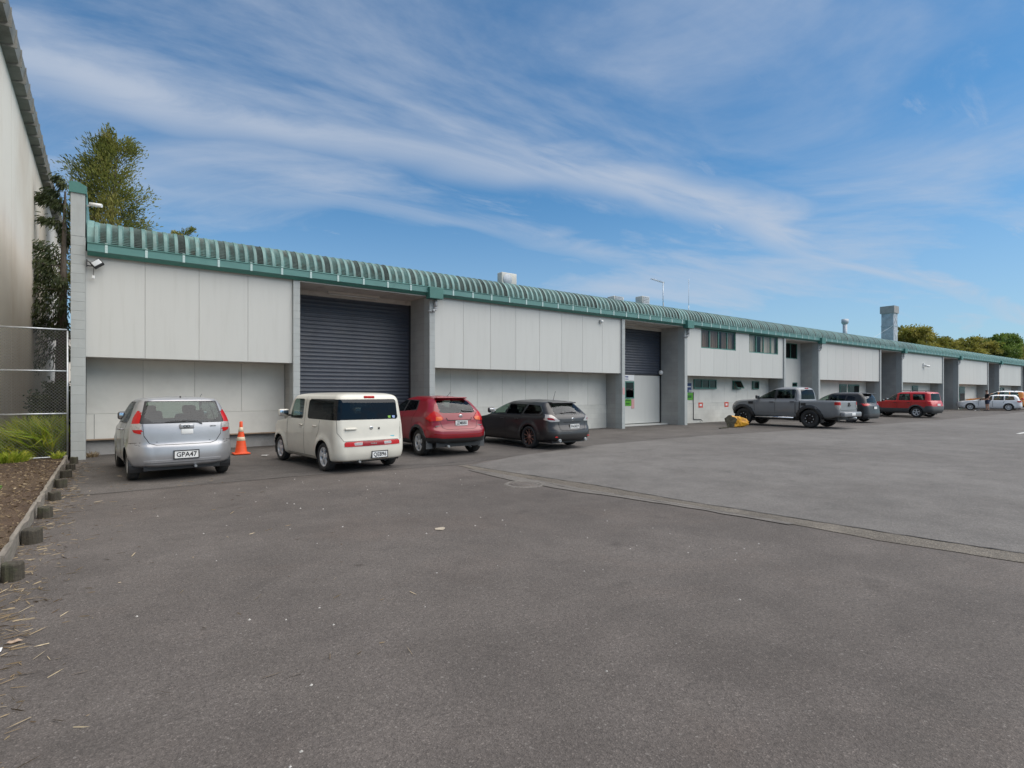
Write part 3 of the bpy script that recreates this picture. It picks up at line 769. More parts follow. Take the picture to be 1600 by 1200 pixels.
tag(o, 'small white sensor on the grey return wall of the half open door', 'camera')
# roof plant
def ac(name, label, x, y, z, wx, wy, h, fan=True):
    t_ = thing(name, label, 'air conditioner', (x, y, z))
    rbox('casing', (wx, wy, h), (0, 0, h / 2 + .06), .03, 'casing_cream', t_)
    for sx in (-1, 1): MB().box(sx * wx * .35 - .04, sx * wx * .35 + .04, -wy / 2, wy / 2, -.25, .06, 'galv').build('foot', t_)
    if fan:
        MB().lathe([(0, -.03), (h * .36, -.03), (h * .40, -.012), (h * .40, .0)], 'galv_dull', 20, 'Y', (-wx * .12, -wy / 2, h / 2 + .06)).build('fan_grille', t_)
    else:
        for i in range(5): MB().box(-wx * .4, wx * .4, -wy / 2 - .02, -wy / 2, .14 + i * h * .17, .14 + i * h * .17 + .05, 'galv_dull').build('louvre', t_)
    return t_
ac('air_conditioner', 'cream air conditioner with round fan on the roof above the first roller door', 14.6, 20.0, 6.38, .84, .36, .62)
ac('air_conditioner', 'grey louvred air conditioner on the roof left of the aerial', 23.9, 20.0, 6.42, .62, .5, .50, False)
ac('air_conditioner', 'low pale air conditioner just showing behind the roof crest', 21.95, 20.2, 6.30, .75, .5, .44, False)
ya = thing('television_aerial', 'thin television aerial on a mast on the roof', 'aerial', (25.69, 20, 6.4))
MB().tube((0, 0, -.1), (0, 0, 1.62), .022, 'galv', 6).build('mast', ya)
MB().tube((.12, 0, 1.58), (-1.05, 0, 1.68), .02, 'galv', 6).build('boom', ya)
for i in range(7): MB().tube((-.05 - i * .15, -.16, 1.6 + i * .013), (-.05 - i * .15, .16, 1.6 + i * .013), .007, 'galv', 5).build('element', ya)
MB().tube((.28, .2, -.1), (.28, .2, .5), .03, 'pvc_grey', 6).build('stub_pipe', ya)
o = MB().tube((28.1, 20, 6.3), (28.12, 20, 8.5), .012, 'galv', 5).tube((28.1, 20, 6.3), (28.1, 20, 6.9), .025, 'galv', 6).build('whip_aerial')
tag(o, 'thin vertical whip aerial standing on the roof above the upstairs windows', 'aerial')
fl_ = thing('flue', 'small grey capped flue on the far roof left of the big duct', 'chimney', (59.4, 24, 6.3))
MB().tube((0, 0, 0), (0, 0, 2.45), .20, 'galv_dull', 14).build('pipe', fl_)
MB().lathe([(.20, 2.2), (.32, 2.35), (.32, 2.72), (.0, 2.78)], 'galv_dull', 14).build('cowl', fl_)
du = thing('exhaust_duct', 'large square galvanised exhaust duct rising from the far roof', 'chimney', (64.9, 22, 6.2))
b0 = MB()
b0.box(-.55, .55, -.55, .55, 0, 2.3, 'galv_dull').build('lower_section', du)
MB().box(-.54, .54, -.54, .54, 2.34, 3.75, 'galv_dull').build('upper_section', du)
MB().box(-.58, .58, -.58, .58, 2.28, 2.36, 'galv').build('joint_flange', du)
MB().box(-.64, .64, -.64, .64, 3.62, 4.35, 'concrete').build('cowl', du)
br = MB()
for (z0, z1) in ((.05, 2.2), (2.4, 3.55)):
    br.tube((-.53, -.556, z0), (.53, -.556, z1), .010, 'galv', 4).tube((-.53, -.556, z1), (.53, -.556, z0), .010, 'galv', 4)
    br.tube((-.556, -.53, z0), (-.556, .53, z1), .010, 'galv', 4).tube((-.556, -.53, z1), (-.556, .53, z0), .010, 'galv', 4)
br.build('cross_break', du)
MB().tube((-.55, -.5, 2.3), (-8.5, -1.2, .25), .012, 'galv', 5).build('stay_wire', du)

# ------------------------------------------------------------------ the tall neighbour on the left
pm('neighbour_panel', (0.74, 0.68, 0.59), 0.7, var=0.02, vscale=.5, dirt=(0.46, 0.34, 0.23), dirt_amt=0.7, dscale=0.16, dstretch=(1, .9, .6), world=True, dlo=.42, dhi=.72)
pm('neighbour_gutter', (0.20, 0.195, 0.175), 0.7, var=0.2, vscale=2, dirt=(0.07, 0.065, 0.05), dirt_amt=0.7, dscale=1.5, world=True)
nb = thing('neighbour_warehouse', 'tall cream precast panel warehouse at the left with brown stains and grey gutter', 'building', (-2.25, 25, 0))
def nput(name, mb, parent=None):
    o = mb.build(name); o.parent = nb if parent is None else parent
    if parent is None: o.location = (2.25, -25, 0)
    return o
yj = [8.0, 15.0, 22.0, 29.2, 32.6, 36.0, 39.6, 43.0, 46.5]
for a, b_ in zip(yj[:-1], yj[1:]):
    nput('precast_panel', MB().box(-2.43, -2.25, a + .015, b_ - .015, 0, 10.95, 'neighbour_panel'))
nput('core_wall', MB().box(-30, -2.44, 8.0, 46.5, 0, 11.0, 'concrete'))
nput('gutter', MB().prism([(-2.24, 10.95), (-1.98, 11.02), (-1.92, 11.36), (-2.06, 11.40), (-2.42, 11.40), (-2.42, 10.95)], 'Y', 7.6, 46.8, 'neighbour_gutter'))
for i in range(36):
    y = 8.0 + i * 1.07
    nput('gutter_strap', MB().box(-2.26, -1.905, y, y + .035, 10.93, 11.43, 'neighbour_gutter'))
# the yard building beyond, seen through the gap
fw = thing('far_shed', 'pale shed closing the gap behind the gate', 'building', (-2, 60, 0))
MB().box(-14, 2.6, 0, .3, 0, 6.5, 'neighbour_panel').build('wall', fw)
MB().box(-14.1, 2.7, -.2, .4, 6.4, 6.8, 'neighbour_gutter').build('gutter', fw)
# ------------------------------------------------------------------ vehicles
def paint(name, col, metal=0.0, rough=0.3, coat=0.8, flake=0.04):
    pm(name, col, rough, metal, var=flake, vscale=4.0, coat=coat, dirt=(0.16, 0.145, 0.13), dirt_amt=0.07, dscale=2.5, dlo=.45, dhi=.8)
paint('paint_silver', (0.40, 0.40, 0.41), 0.5, 0.36, .5)
paint('paint_cream', (0.60, 0.57, 0.49), 0.0, 0.38, .5)
paint('paint_red', (0.215, 0.003, 0.010), 0.0, 0.3, .45)
paint('paint_charcoal', (0.026, 0.025, 0.025), 0.2, 0.42, 0.4)
paint('paint_gunmetal', (0.215, 0.22, 0.225), 0.15, 0.45, .25)
paint('paint_black', (0.012, 0.012, 0.013), 0.0, 0.45, .2)
paint('paint_scarlet', (0.46, 0.009, 0.009), 0.0, 0.38, .3)
paint('paint_white', (0.70, 0.70, 0.70), 0.0, 0.35)
paint('paint_orange', (0.66, 0.22, 0.015), 0.0, 0.35)
paint('paint_rust', (0.35, 0.10, 0.015), 0.1, 0.35)
pm('trim_black', (0.020, 0.020, 0.021), 0.45, var=.1)
pm('trim_grey', (0.062, 0.064, 0.066), 0.55, var=.12)
pm('gap_dark', (0.010, 0.010, 0.010), 0.8)
pm('rubber', (0.030, 0.029, 0.028), 0.8, var=.2, vscale=20, dirt=(0.08, .07, .06), dirt_amt=.4, dscale=9)
pm('alloy', (0.62, 0.62, 0.62), 0.35, 0.25, var=.08)
pm('alloy_dark', (0.035, 0.030, 0.030), 0.35, 0.5)
pm('alloy_copper', (0.30, 0.15, 0.115), 0.35, 0.3)
pm('brake_dark', (0.03, 0.028, 0.026), 0.7)
pm('lamp_red', (0.42, 0.008, 0.008), 0.2, coat=.25, spec=.3)
pm('lamp_dark_red', (0.24, 0.005, 0.008), 0.2, coat=.25, spec=.3)
pm('lamp_orange', (0.62, 0.11, 0.02), 0.2, coat=.3, spec=.3)
pm('lamp_clear', (0.40, 0.37, 0.35), 0.15, 0.2, coat=.5, var=.25, vscale=25)
pm('seat_cloth', (0.045, 0.047, 0.052), 0.95, var=.1)
pm('plate_white', (0.72, 0.72, 0.70), 0.4)
pm('ink', (0.012, 0.012, 0.015), 0.6)
pm('chrome', (0.72, 0.73, 0.75), 0.12, 1.0)
pm('sticker_green', (0.25, 0.5, 0.08), .5); pm('sticker_blue', (0.35, 0.45, 0.75), .5); pm('sticker_teal', (0.12, 0.5, 0.6), .5)
glass('car_glass', (0.46, 0.55, 0.50), .6); glass('car_glass_dark', (0.06, 0.065, 0.065), .42); glass('car_glass_mid', (0.22, 0.26, 0.24), .5)

def pchip(keys, n):
    """keys: K x A array; n: samples per interval; shape-preserving cubic through the keys"""
    K, A = keys.shape
    d = np.diff(keys, axis=0); m = np.zeros_like(keys)
    for i in range(1, K - 1):
        s = np.sign(d[i - 1]) == np.sign(d[i])
        h = np.where(s & (d[i - 1] != 0) & (d[i] != 0), 2 * d[i - 1] * d[i] / np.where(d[i - 1] + d[i] == 0, 1, d[i - 1] + d[i]), 0)
        m[i] = h
    m[0] = d[0]; m[-1] = d[-1]
    out = []
    for i in range(K - 1):
        for j in range(n[i]):
            t = j / n[i]
            out.append((2 * t**3 - 3 * t**2 + 1) * keys[i] + (t**3 - 2 * t**2 + t) * m[i] + (-2 * t**3 + 3 * t**2) * keys[i + 1] + (t**3 - t**2) * m[i + 1])
    out.append(keys[-1])
    return np.array(out)
def sstep(x): x = np.clip(x, 0, 1); return x * x * (3 - 2 * x)
def sdf_poly(P, poly, rnd=0.0):
    """signed distance, negative inside; rnd rounds convex corners"""
    poly = np.array(poly, float)
    if rnd > 0:      # shrink about the edges
        a = 0.5 * np.sum(poly[:, 0] * np.roll(poly[:, 1], -1) - np.roll(poly[:, 0], -1) * poly[:, 1])
        if a < 0: poly = poly[::-1]
        n = len(poly); q = []
        for i in range(n):
            p0, p1, p2 = poly[i - 1], poly[i], poly[(i + 1) % n]
            e1 = (p1 - p0) / np.linalg.norm(p1 - p0); e2 = (p2 - p1) / np.linalg.norm(p2 - p1)
            n1 = np.array([-e1[1], e1[0]]); n2 = np.array([-e2[1], e2[0]])
            b = n1 + n2; b = b / max(0.3, np.dot(b, n1))
            q.append(p1 + b * rnd)
        poly = np.array(q)
    d = np.full(len(P), 1e9); inside = np.zeros(len(P), bool)
    n = len(poly)
    for i in range(n):
        a, b = poly[i], poly[(i + 1) % n]
        e = b - a; wv = P - a
        t = np.clip((wv @ e) / max(1e-12, e @ e), 0, 1)
        d = np.minimum(d, np.linalg.norm(wv - t[:, None] * e, axis=1))
        c = ((a[1] > P[:, 1]) != (b[1] > P[:, 1])) & (P[:, 0] < (b[0] - a[0]) * (P[:, 1] - a[1]) / (b[1] - a[1] + 1e-12) + a[0])
        inside ^= c
    return np.where(inside, -d, d) - rnd
class Shell:
    """lofted car body: rings from sill to roof, each ring a rounded plan outline"""
    def __init__(s, keys, cell, side_bow=0.04, arches=(), flare=0.02, blend=0.55, arch_r=0.34):
        keys = np.array(keys, float)
        n = []
        for i in range(len(keys) - 1):
            a, b = keys[i], keys[i + 1]
            L_ = max(math.hypot(b[0] - a[0], b[1] - a[1]), math.hypot(b[2] - a[2], b[3] - a[3]), math.hypot(b[4] - a[4], b[5] - a[5]))
            n.append(max(2, int(math.ceil(L_ / cell))))
        rg = pchip(keys, n)
        W_ = keys[:, 4].max(); Ltot = keys[:, 0].max() - keys[:, 2].min()
        nR = max(5, int(W_ * .8 / cell)); nC = max(5, int(.35 / cell)); nS = int(Ltot / cell)
        rings = []
        for (xf, zf, xr, zr, wd, zs, rF, rR, bF, bR) in rg:
            wd = max(wd, 1e-4)
            rF = min(rF, wd * .95); rR = min(rR, wd * .95)
            bF_, bR_ = bF, bR
            f, y = [], []
            yy = np.linspace(0, wd - rR, nR, endpoint=False); f += list(xr + bR_ * (yy / wd) ** 2); y += list(yy)
            f0 = xr + bR_ * ((wd - rR) / wd) ** 2
            th = np.linspace(0, math.pi / 2, nC, endpoint=False); f += list(f0 + rR * (1 - np.cos(th))); y += list(wd - rR + rR * np.sin(th))
            fe = xf - bF_ * ((wd - rF) / wd) ** 2
            fs = np.linspace(f0 + rR, fe - rF, nS, endpoint=False); f += list(fs); y += list(np.full(nS, wd))
            f += list(fe - rF + rF * np.sin(th)); y += list(wd - rF + rF * np.cos(th))
            yy = np.linspace(wd - rF, 0, nR + 1); f += list(xf - bF_ * (yy / wd) ** 2); y += list(yy)
            f = np.array(f); y = np.array(y)
            lr = 1 - sstep((f - xr) / (blend + rR)); lf = 1 - sstep((xf - f) / (blend + rF))
            z = zs + lr * (zr - zs) + lf * (zf - zs)
            y = y * (1 - side_bow * ((f - (keys[:, 0].max() + keys[:, 2].min()) / 2) / (Ltot / 2)) ** 2)
            rings.append(np.stack([y, f, z], 1))
        H = len(rings[0]); Rn = len(rings)
        Rv = np.array(rings)
        Lh = Rv[:, 1:-1][:, ::-1].copy(); Lh[:, :, 0] *= -1
        V = np.concatenate([Rv, Lh], 1)
        Mx = V.shape[1]
        V = V.reshape(-1, 3)
        for (cf, cz) in arches:
            d = np.hypot(V[:, 1] - cf, V[:, 2] - cz)
            k = flare * np.exp(-((d - arch_r) / .075) ** 2) * (np.abs(V[:, 0]) > .55 * W_) * (V[:, 2] < cz + arch_r + .22)
            V[:, 0] += np.sign(V[:, 0]) * k
        F = []
        for i in range(Rn - 1):
            for j in range(Mx):
                k = (j + 1) % Mx
                F.append((i * Mx + j, i * Mx + k, (i + 1) * Mx + k, (i + 1) * Mx + j))
        s.V = V; s.F = np.array(F); s.cell = cell; s.W = W_; s.mid = (keys[:, 0].max() + keys[:, 2].min()) / 2
        s.bvh = BVHTree.FromPolygons([tuple(v) for v in V], [tuple(f) for f in F])
        s.normals()
        s.group = np.full(len(F), -1); s.masks = []; s.snapped = np.zeros(len(V), bool)
    def normals(s):
        V, F = s.V, s.F
        n = np.cross(V[F[:, 2]] - V[F[:, 0]], V[F[:, 3]] - V[F[:, 1]])
        l = np.linalg.norm(n, axis=1); l[l == 0] = 1
        s.FN = n / l[:, None]
        vn = np.zeros_like(V)
        for k in range(4): np.add.at(vn, F[:, k], n)
        l = np.linalg.norm(vn, axis=1); l[l == 0] = 1
        s.VN = vn / l[:, None]
        if s.FN[(np.abs(s.FN[:, 0]) > .8), 0].dot(V[F[np.abs(s.FN[:, 0]) > .8, 0], 0]) < 0: s.FN *= -1; s.VN *= -1
    def hit(s, proj, a, b, sgn=1):
        """surface point for projected coordinates"""
        if proj == 'side': o, d = Vector((sgn * 4, a, b)), Vector((-sgn, 0, 0))
        elif proj == 'rear': o, d = Vector((a, -8, b)), Vector((0, 1, 0))
        elif proj == 'front': o, d = Vector((a, 12, b)), Vector((0, -1, 0))
        else: o, d = Vector((a, b, 6)), Vector((0, 0, -1))
        p, n, i, t = s.bvh.ray_cast(o, d)
        if p is not None and n.dot(d) > 0: n = -n
        return p, n
    def region(s, proj, P, N):
        if proj == 'side': return np.abs(N[:, 0]) > .38
        if proj == 'rear': return (N[:, 1] < -.22) & (P[:, 1] < s.mid)
        if proj == 'front': return (N[:, 1] > .16) & (P[:, 1] > s.mid - .6)
        return N[:, 2] > .5
    def coords(s, proj, P):
        return P[:, [1, 2]] if proj == 'side' else P[:, [0, 2]] if proj in ('rear', 'front') else P[:, [0, 1]]
    def mask(s, name, mat, proj, sdf, push=0.0, side=0, cut=False, snap=True, only=None):
        """side: 0 both sides as one part, +1 / -1 that side; sdf(P) over projected coordinates"""
        V = s.V
        reg = s.region(proj, V, s.VN)
        if side: reg &= (V[:, 0] * side > -1e-6)
        C = s.coords(proj, V); dd = sdf(C)
        if snap:
            near = np.where(reg & (np.abs(dd) < .52 * s.cell) & ~s.snapped)[0]
            if len(near):
                e = .002; c = C[near]
                gx_ = (sdf(c + [e, 0]) - sdf(c - [e, 0])) / (2 * e); gy_ = (sdf(c + [0, e]) - sdf(c - [0, e])) / (2 * e)
                gl = np.hypot(gx_, gy_); gl[gl < .3] = 1
                c2 = c - np.stack([gx_ / gl, gy_ / gl], 1) * dd[near][:, None]
                for i, q in zip(near, c2):
                    p, n = s.hit(proj, q[0], q[1], 1 if V[i, 0] >= 0 else -1)
                    if p is not None and (p - Vector(V[i])).length < .12:
                        V[i] = p; s.snapped[i] = True
        cen = V[s.F].mean(1)
        fr = s.region(proj, cen, s.FN)
        if side: fr &= cen[:, 0] * side > 0
        inn = fr & (sdf(s.coords(proj, cen)) < 0)
        if only is not None: inn &= (s.group == only)
        else: inn &= (s.group == -1)
        s.masks.append((name, mat, push, cut)); s.group[inn] = len(s.masks) - 1
        return len(s.masks) - 1
    def export(s, gi, name, mat, parent, push=0.0):
        idx = np.where(s.group == gi)[0]
        if not len(idx): return None
        if 'lamp' in name:                       # separate islands become separate parts
            root = {}
            def find(a):
                while root.setdefault(a, a) != a: a = root[a]
                return a
            for f in s.F[idx]:
                for k in range(1, 4): root[find(int(f[k]))] = find(int(f[0]))
            lab = np.array([find(int(s.F[i][0])) for i in idx]); isl = np.unique(lab)
            if len(isl) > 1:
                for q in isl:
                    if (lab == q).sum() < 3: s.group[idx[lab == q]] = -1
                    else: s.write(idx[lab == q], name, mat, parent, push)
                return None
        return s.write(idx, name, mat, parent, push)
    def write(s, idx, name, mat, parent, push):
        fs = s.F[idx]; used, inv = np.unique(fs, return_inverse=True); fs = inv.reshape(-1, 4)
        vs = s.V[used] + s.VN[used] * push; vn = s.VN[used]
        me = bpy.data.meshes.new(name)
        me.from_pydata([tuple(v) for v in vs], [], [tuple(int(i) for i in f) for f in fs])
        me.materials.append(MATS[mat])
        me.polygons.foreach_set('use_smooth', [True] * len(me.polygons))
        try: me.normals_split_custom_set_from_vertices([tuple(n) for n in vn])
        except Exception: pass
        me.update()
        return link(name, me, parent)
    def ribbon(s, pts, proj, wdt, off, mat, name, parent, sgn=1, step=.05, closed=False):
        """thin strip following the surface: shut lines, wipers, trim strips"""
        P = []
        pts = list(pts) + ([pts[0]] if closed else [])
        for a, b in zip(pts[:-1], pts[1:]):
            k = max(1, int(math.hypot(b[0] - a[0], b[1] - a[1]) / step))
            for j in range(k): P.append((a[0] + (b[0] - a[0]) * j / k, a[1] + (b[1] - a[1]) * j / k))
        P.append(pts[-1])
        H = [s.hit(proj, p[0], p[1], sgn) for p in P]
        H = [h for h in H if h[0] is not None]
        if len(H) < 2: return None
        vs, fs = [], []
        for i, (p, n) in enumerate(H):
            t = H[min(i + 1, len(H) - 1)][0] - H[max(i - 1, 0)][0]
            if t.length < 1e-6: t = Vector((0, 0, 1))
            b = n.cross(t.normalized()).normalized() * wdt / 2
            vs += [p - b - n * .004, p - b + n * off, p + b + n * off, p + b - n * .004]
            if i:
                for k in range(3): fs.append((4 * i - 4 + k, 4 * i - 3 + k, 4 * i + 1 + k, 4 * i + k))
        return MB().raw(vs, fs, mat).build(name, parent)

def poly(pts, r=0.03): return lambda P: sdf_poly(P, pts, r)
def circ(c, r): return lambda P: np.hypot(P[:, 0] - c[0], P[:, 1] - c[1]) - r
def mir(pts): return [(-p[0], p[1]) for p in pts]
_wheel_cache = {}
def wheel_meshes(rad, wid, rim, style):
    key = (rad, wid, rim, style)
    if key in _wheel_cache: return _wheel_cache[key]
    h = wid / 2
    ty = MB().lathe([(rim - .005, -h * .80), (rim + .012, -h * .97), (rim + (rad - rim) * .55, -h * 1.04), (rad - .022, -h * .92), (rad - .004, -h * .70), (rad, -h * .3), (rad, h * .3), (rad - .004, h * .70),
                     (rad - .022, h * .92), (rim + (rad - rim) * .55, h * 1.04), (rim + .012, h * .97), (rim - .005, h * .80)], 'rubber', 40, 'X').mesh('tyre')
    col, n, wsp, dbl, lip = {'alloy10': ('alloy', 5, .055, True, 'alloy'), 'cover': ('alloy', 7, .085, False, 'alloy'), 'split': ('alloy', 5, .05, True, 'alloy'), 'copper': ('alloy_copper', 10, .018, False, 'alloy_dark'),
                        'offroad': ('alloy_dark', 8, .05, False, 'alloy_dark'), 'dark': ('alloy_dark', 5, .06, True, 'alloy_dark'), 'five': ('alloy', 5, .10, False, 'alloy'), 'cap': ('alloy', 9, .075, False, 'alloy')}[style]
    rm = MB()
    rm.lathe([(rim - .005, -h * .8), (rim - .02, -h * .5), (rim - .03, h * .3), (rim - .025, h * .74), (rim + .004, h * .86), (rim + .006, h * .80)], lip, 40, 'X')
    rm.lathe([(0, h * .05), (rim * .72, h * .02), (rim - .03, -h * .1)], 'brake_dark', 28, 'X')
    rm.lathe([(0, h * .80), (.03, h * .79), (.065, h * .70), (.075, h * .3)], col, 20, 'X')
    for i in range(n):
        a = 2 * math.pi * i / n + .3
        subs = ((-.16,), (.16,)) if dbl else ((0,),)
        for (o_,) in subs:
            def P(r, t, x): return (x, r * math.cos(a + t), r * math.sin(a + t))
            r0, r1 = .05, rim - .022
            w0, w1 = wsp / .10 * .35, wsp / rim * .5
            x0, x1 = h * .72, h * .78
            o0, o1 = o_ * .5, o_
            vs = [P(r0, o0 - w0, x0), P(r0, o0 + w0, x0), P(r1, o1 + w1, x1), P(r1, o1 - w1, x1), P(r0, o0 - w0, x0 - .035), P(r0, o0 + w0, x0 - .035), P(r1, o1 + w1, x1 - .03), P(r1, o1 - w1, x1 - .03)]
            rm.raw(vs, [(0, 1, 2, 3), (4, 7, 6, 5), (0, 4, 5, 1), (1, 5, 6, 2), (2, 6, 7, 3), (3, 7, 4, 0)], col)
    if style == 'offroad':
        for i in range(8):
            a = 2 * math.pi * (i + .5) / 8 + .3
            rm.tube((h * .76, (rim - .06) * math.cos(a), (rim - .06) * math.sin(a)), (h * .82, (rim - .06) * math.cos(a), (rim - .06) * math.sin(a)), .022, 'alloy', 8)
    _wheel_cache[key] = (ty, rm.mesh('rim'))
    return _wheel_cache[key]
def add_wheels(car, track, wb, rad, wid, rim, style):
    ty, rm = wheel_meshes(rad, wid, rim, style)
    for f in (0, wb):
        for sx in (-1, 1):
            wl = thing('wheel', None, None, (sx * track / 2, f, rad), 0 if sx > 0 else math.pi, parent=car)
            link('tyre', ty, wl); link('rim', rm, wl)
def plate(sh, car, y, z, text, wdt=.36, h=.125, frame=True, off=.012):
    p, n = sh.hit('rear', y, z)
    ft = p.y - off
    pl_ = MB().box(y - wdt / 2, y + wdt / 2, ft - .006, ft, z - h / 2, z + h / 2, 'plate_white').build('number_plate', car)
    if frame:
        f = MB()
        b = .016
        f.box(y - wdt / 2 - b, y + wdt / 2 + b, ft - .0095, ft + .03, z + h / 2, z + h / 2 + b, 'trim_black').box(y - wdt / 2 - b, y + wdt / 2 + b, ft - .0095, ft + .03, z - h / 2 - b, z - h / 2, 'trim_black')
        f.box(y - wdt / 2 - b, y - wdt / 2, ft - .0095, ft + .03, z - h / 2, z + h / 2, 'trim_black').box(y + wdt / 2, y + wdt / 2 + b, ft - .0095, ft + .03, z - h / 2, z + h / 2, 'trim_black')
        f.build('plate_surround', pl_)
    if text:
        me = text_mesh(text, h * .86, 'ink')
        xs = [v.co.x for v in me.vertices]; sc = min(1.25, wdt * .86 / (max(xs) - min(xs)))
        t = link('lettering', me, pl_, (y, ft - .0075, z - h * .02), (R(90), 0, 0)); t.scale = (sc, 1.1, 1)
    return pl_
def mirrors(sh, car, f, z, w_, mat, both=True):
    for sx in (-1, 1):
        p, n = sh.hit('side', f, z, sx)
        x = p.x if p else sx * w_
        m = rbox('door_mirror', (.25, .11, .17), (x + sx * .16, f - .02, z + .06), .045, mat, car, seg=3)
        rbox('mirror_glass', (.20, .006, .12), (0, -.056, 0), .002, 'chrome', m)
        rbox('mirror_stalk', (.12, .06, .05), (-sx * .12, 0, -.06), .015, 'trim_black', m)
def handle(sh, car, f, z, mat, sgns=(-1, 1), l=.16):
    for sx in sgns:
        p, n = sh.hit('side', f, z, sx)
        if p: rbox('door_handle', (.035, l, .035), (p.x + sx * .018, f, z), .014, mat, car)
def interior(car, w_, f0, f1, seatz=.62, rows=(1.35, .45), belt=1.0, dash=None, floor=(-.3, 2.6)):
    rbox('floor_tub', (w_ * 1.62, floor[1] - floor[0], .22), (0, (floor[0] + floor[1]) / 2, .42), .03, 'trim_black', car)
    for k, f in enumerate(rows):
        if k == len(rows) - 1:
            rbox('seat', (w_ * 1.45, .16, .55), (0, f, seatz + .30), .06, 'seat_cloth', car, (R(14), 0, 0))
            for x in (-.36, .36): rbox('head_restraint', (.24, .10, .16), (x * w_ / .8, f - .10, seatz + .64), .045, 'seat_cloth', car)
        else:
            for x in (-.36, .36):
                rbox('seat', (.50, .16, .64), (x * w_ / .8, f, seatz + .32), .07, 'seat_cloth', car, (R(16), 0, 0))
                rbox('head_restraint', (.25, .10, .18), (x * w_ / .8, f - .13, seatz + .72), .045, 'seat_cloth', car)
    if dash: rbox('dashboard', (w_ * 1.6, .4, .25), (0, dash, belt - .14), .06, 'trim_black', car)
def underbody(car, w_, f0, f1, z0=.20, z1=.50, track=1.45, wid=.2):
    MB().box(-(track / 2 - wid * .6), track / 2 - wid * .6, f0, f1, z0, z1, 'trim_black').build('underbody', car)
def make_car(label, cat, loc, yaw, name, keys, cell, mat, wb, wr, arch_r, flare=.02, side_bow=.04, blend=.55):
    car = thing(name, label, cat, (loc[0], loc[1], 0.012), R(yaw))
    sh = Shell(keys, cell, side_bow, ((0, wr), (wb, wr)), flare, blend, arch_r + .02)
    for c in ((0, wr), (wb, wr)): sh.mask('arch', None, 'side', circ(c, arch_r), cut=True)
    return car, sh
def finish(car, sh, body_mat):
    for gi, (nm, mt, push, cut) in enumerate(sh.masks):
        if not cut: sh.export(gi, nm, mt, car, push)
    body = sh.export(-1, 'body', body_mat, car)
    return body
def arch_liner(car, w_, wb, wr, r, wid=.30):
    for f in (0, wb):
        for sx in (-1, 1):
            vs, fs = [], []
            n = 20
            for i in range(n + 1):
                t = math.pi * (-.12 + 1.24 * i / n)
                for x in (sx * (w_ - .015), sx * (w_ - wid)): vs.append((x, f + (r + .006) * math.cos(t), wr + (r + .006) * math.sin(t)))
                if i: fs.append((2 * i - 2, 2 * i, 2 * i + 1, 2 * i - 1))
            b = len(vs)
            vs.append((sx * (w_ - wid), f, wr)); fs += [(2 * i - 1, 2 * i + 1, b) for i in range(1, n)]
            MB().raw(vs, fs, 'trim_black').build('arch_liner', car)
def lip(sh, car, wb, wr, r, mat, wdt=.05, off=.012, name='arch_trim'):
    for f in (0, wb):
        for sx in (-1, 1):
            pts = [(f + (r + wdt * .45) * math.cos(t), wr + (r + wdt * .45) * math.sin(t)) for t in np.linspace(-.25, math.pi + .25, 26)]
            sh.ribbon(pts, 'side', wdt, off, mat, name, car, sx, .06)

# ---- silver hatchback
car, sh = make_car('silver five-door hatchback parked next to the end wall, nose to the building', 'car', (1.17, 12.62), 3.0, 'parked_car', [
    # front x,z   rear x,z    half-width, z side  radii f r   bows f r
    (2.86, .20, -.50, .25, .72, .20, .50, .42, .16, .06),
    (2.97, .28, -.585, .30, .795, .27, .50, .40, .18, .08),
    (3.02, .45, -.62, .47, .828, .45, .46, .36, .20, .10),
    (3.00, .60, -.605, .62, .833, .62, .46, .33, .20, .10),
    (2.93, .74, -.575, .70, .832, .78, .45, .30, .20, .09),
    (2.72, .86, -.555, .90, .824, .92, .42, .26, .20, .07),
    (2.10, 1.01, -.525, 1.06, .795, 1.04, .32, .22, .16, .06),
    (1.72, 1.24, -.450, 1.25, .728, 1.25, .24, .20, .12, .06),
    (1.38, 1.42, -.355, 1.43, .655, 1.43, .22, .18, .10, .06),
    (1.20, 1.49, -.290, 1.50, .590, 1.49, .22, .18, .08, .06),
    (1.00, 1.525, -.12, 1.535, .44, 1.525, .22, .2, .05, .04),
    (.80, 1.545, .15, 1.55, .16, 1.545, .15, .15, .02, .02),
    (.70, 1.55, .30, 1.552, .0, 1.55, .0, .0, .0, .0)], .028, 'paint_silver', 2.43, .285, .335, .022)
gw = [(-.66, 1.055), (.66, 1.055), (.565, 1.47), (-.565, 1.47)]
sh.mask('rear_window', 'car_glass', 'rear', poly([(-.47, 1.075), (.47, 1.075), (.585, 1.18), (.535, 1.455), (-.535, 1.455), (-.585, 1.18)], .03))
sh.mask('window_surround', 'trim_black', 'rear', poly(gw, .02))
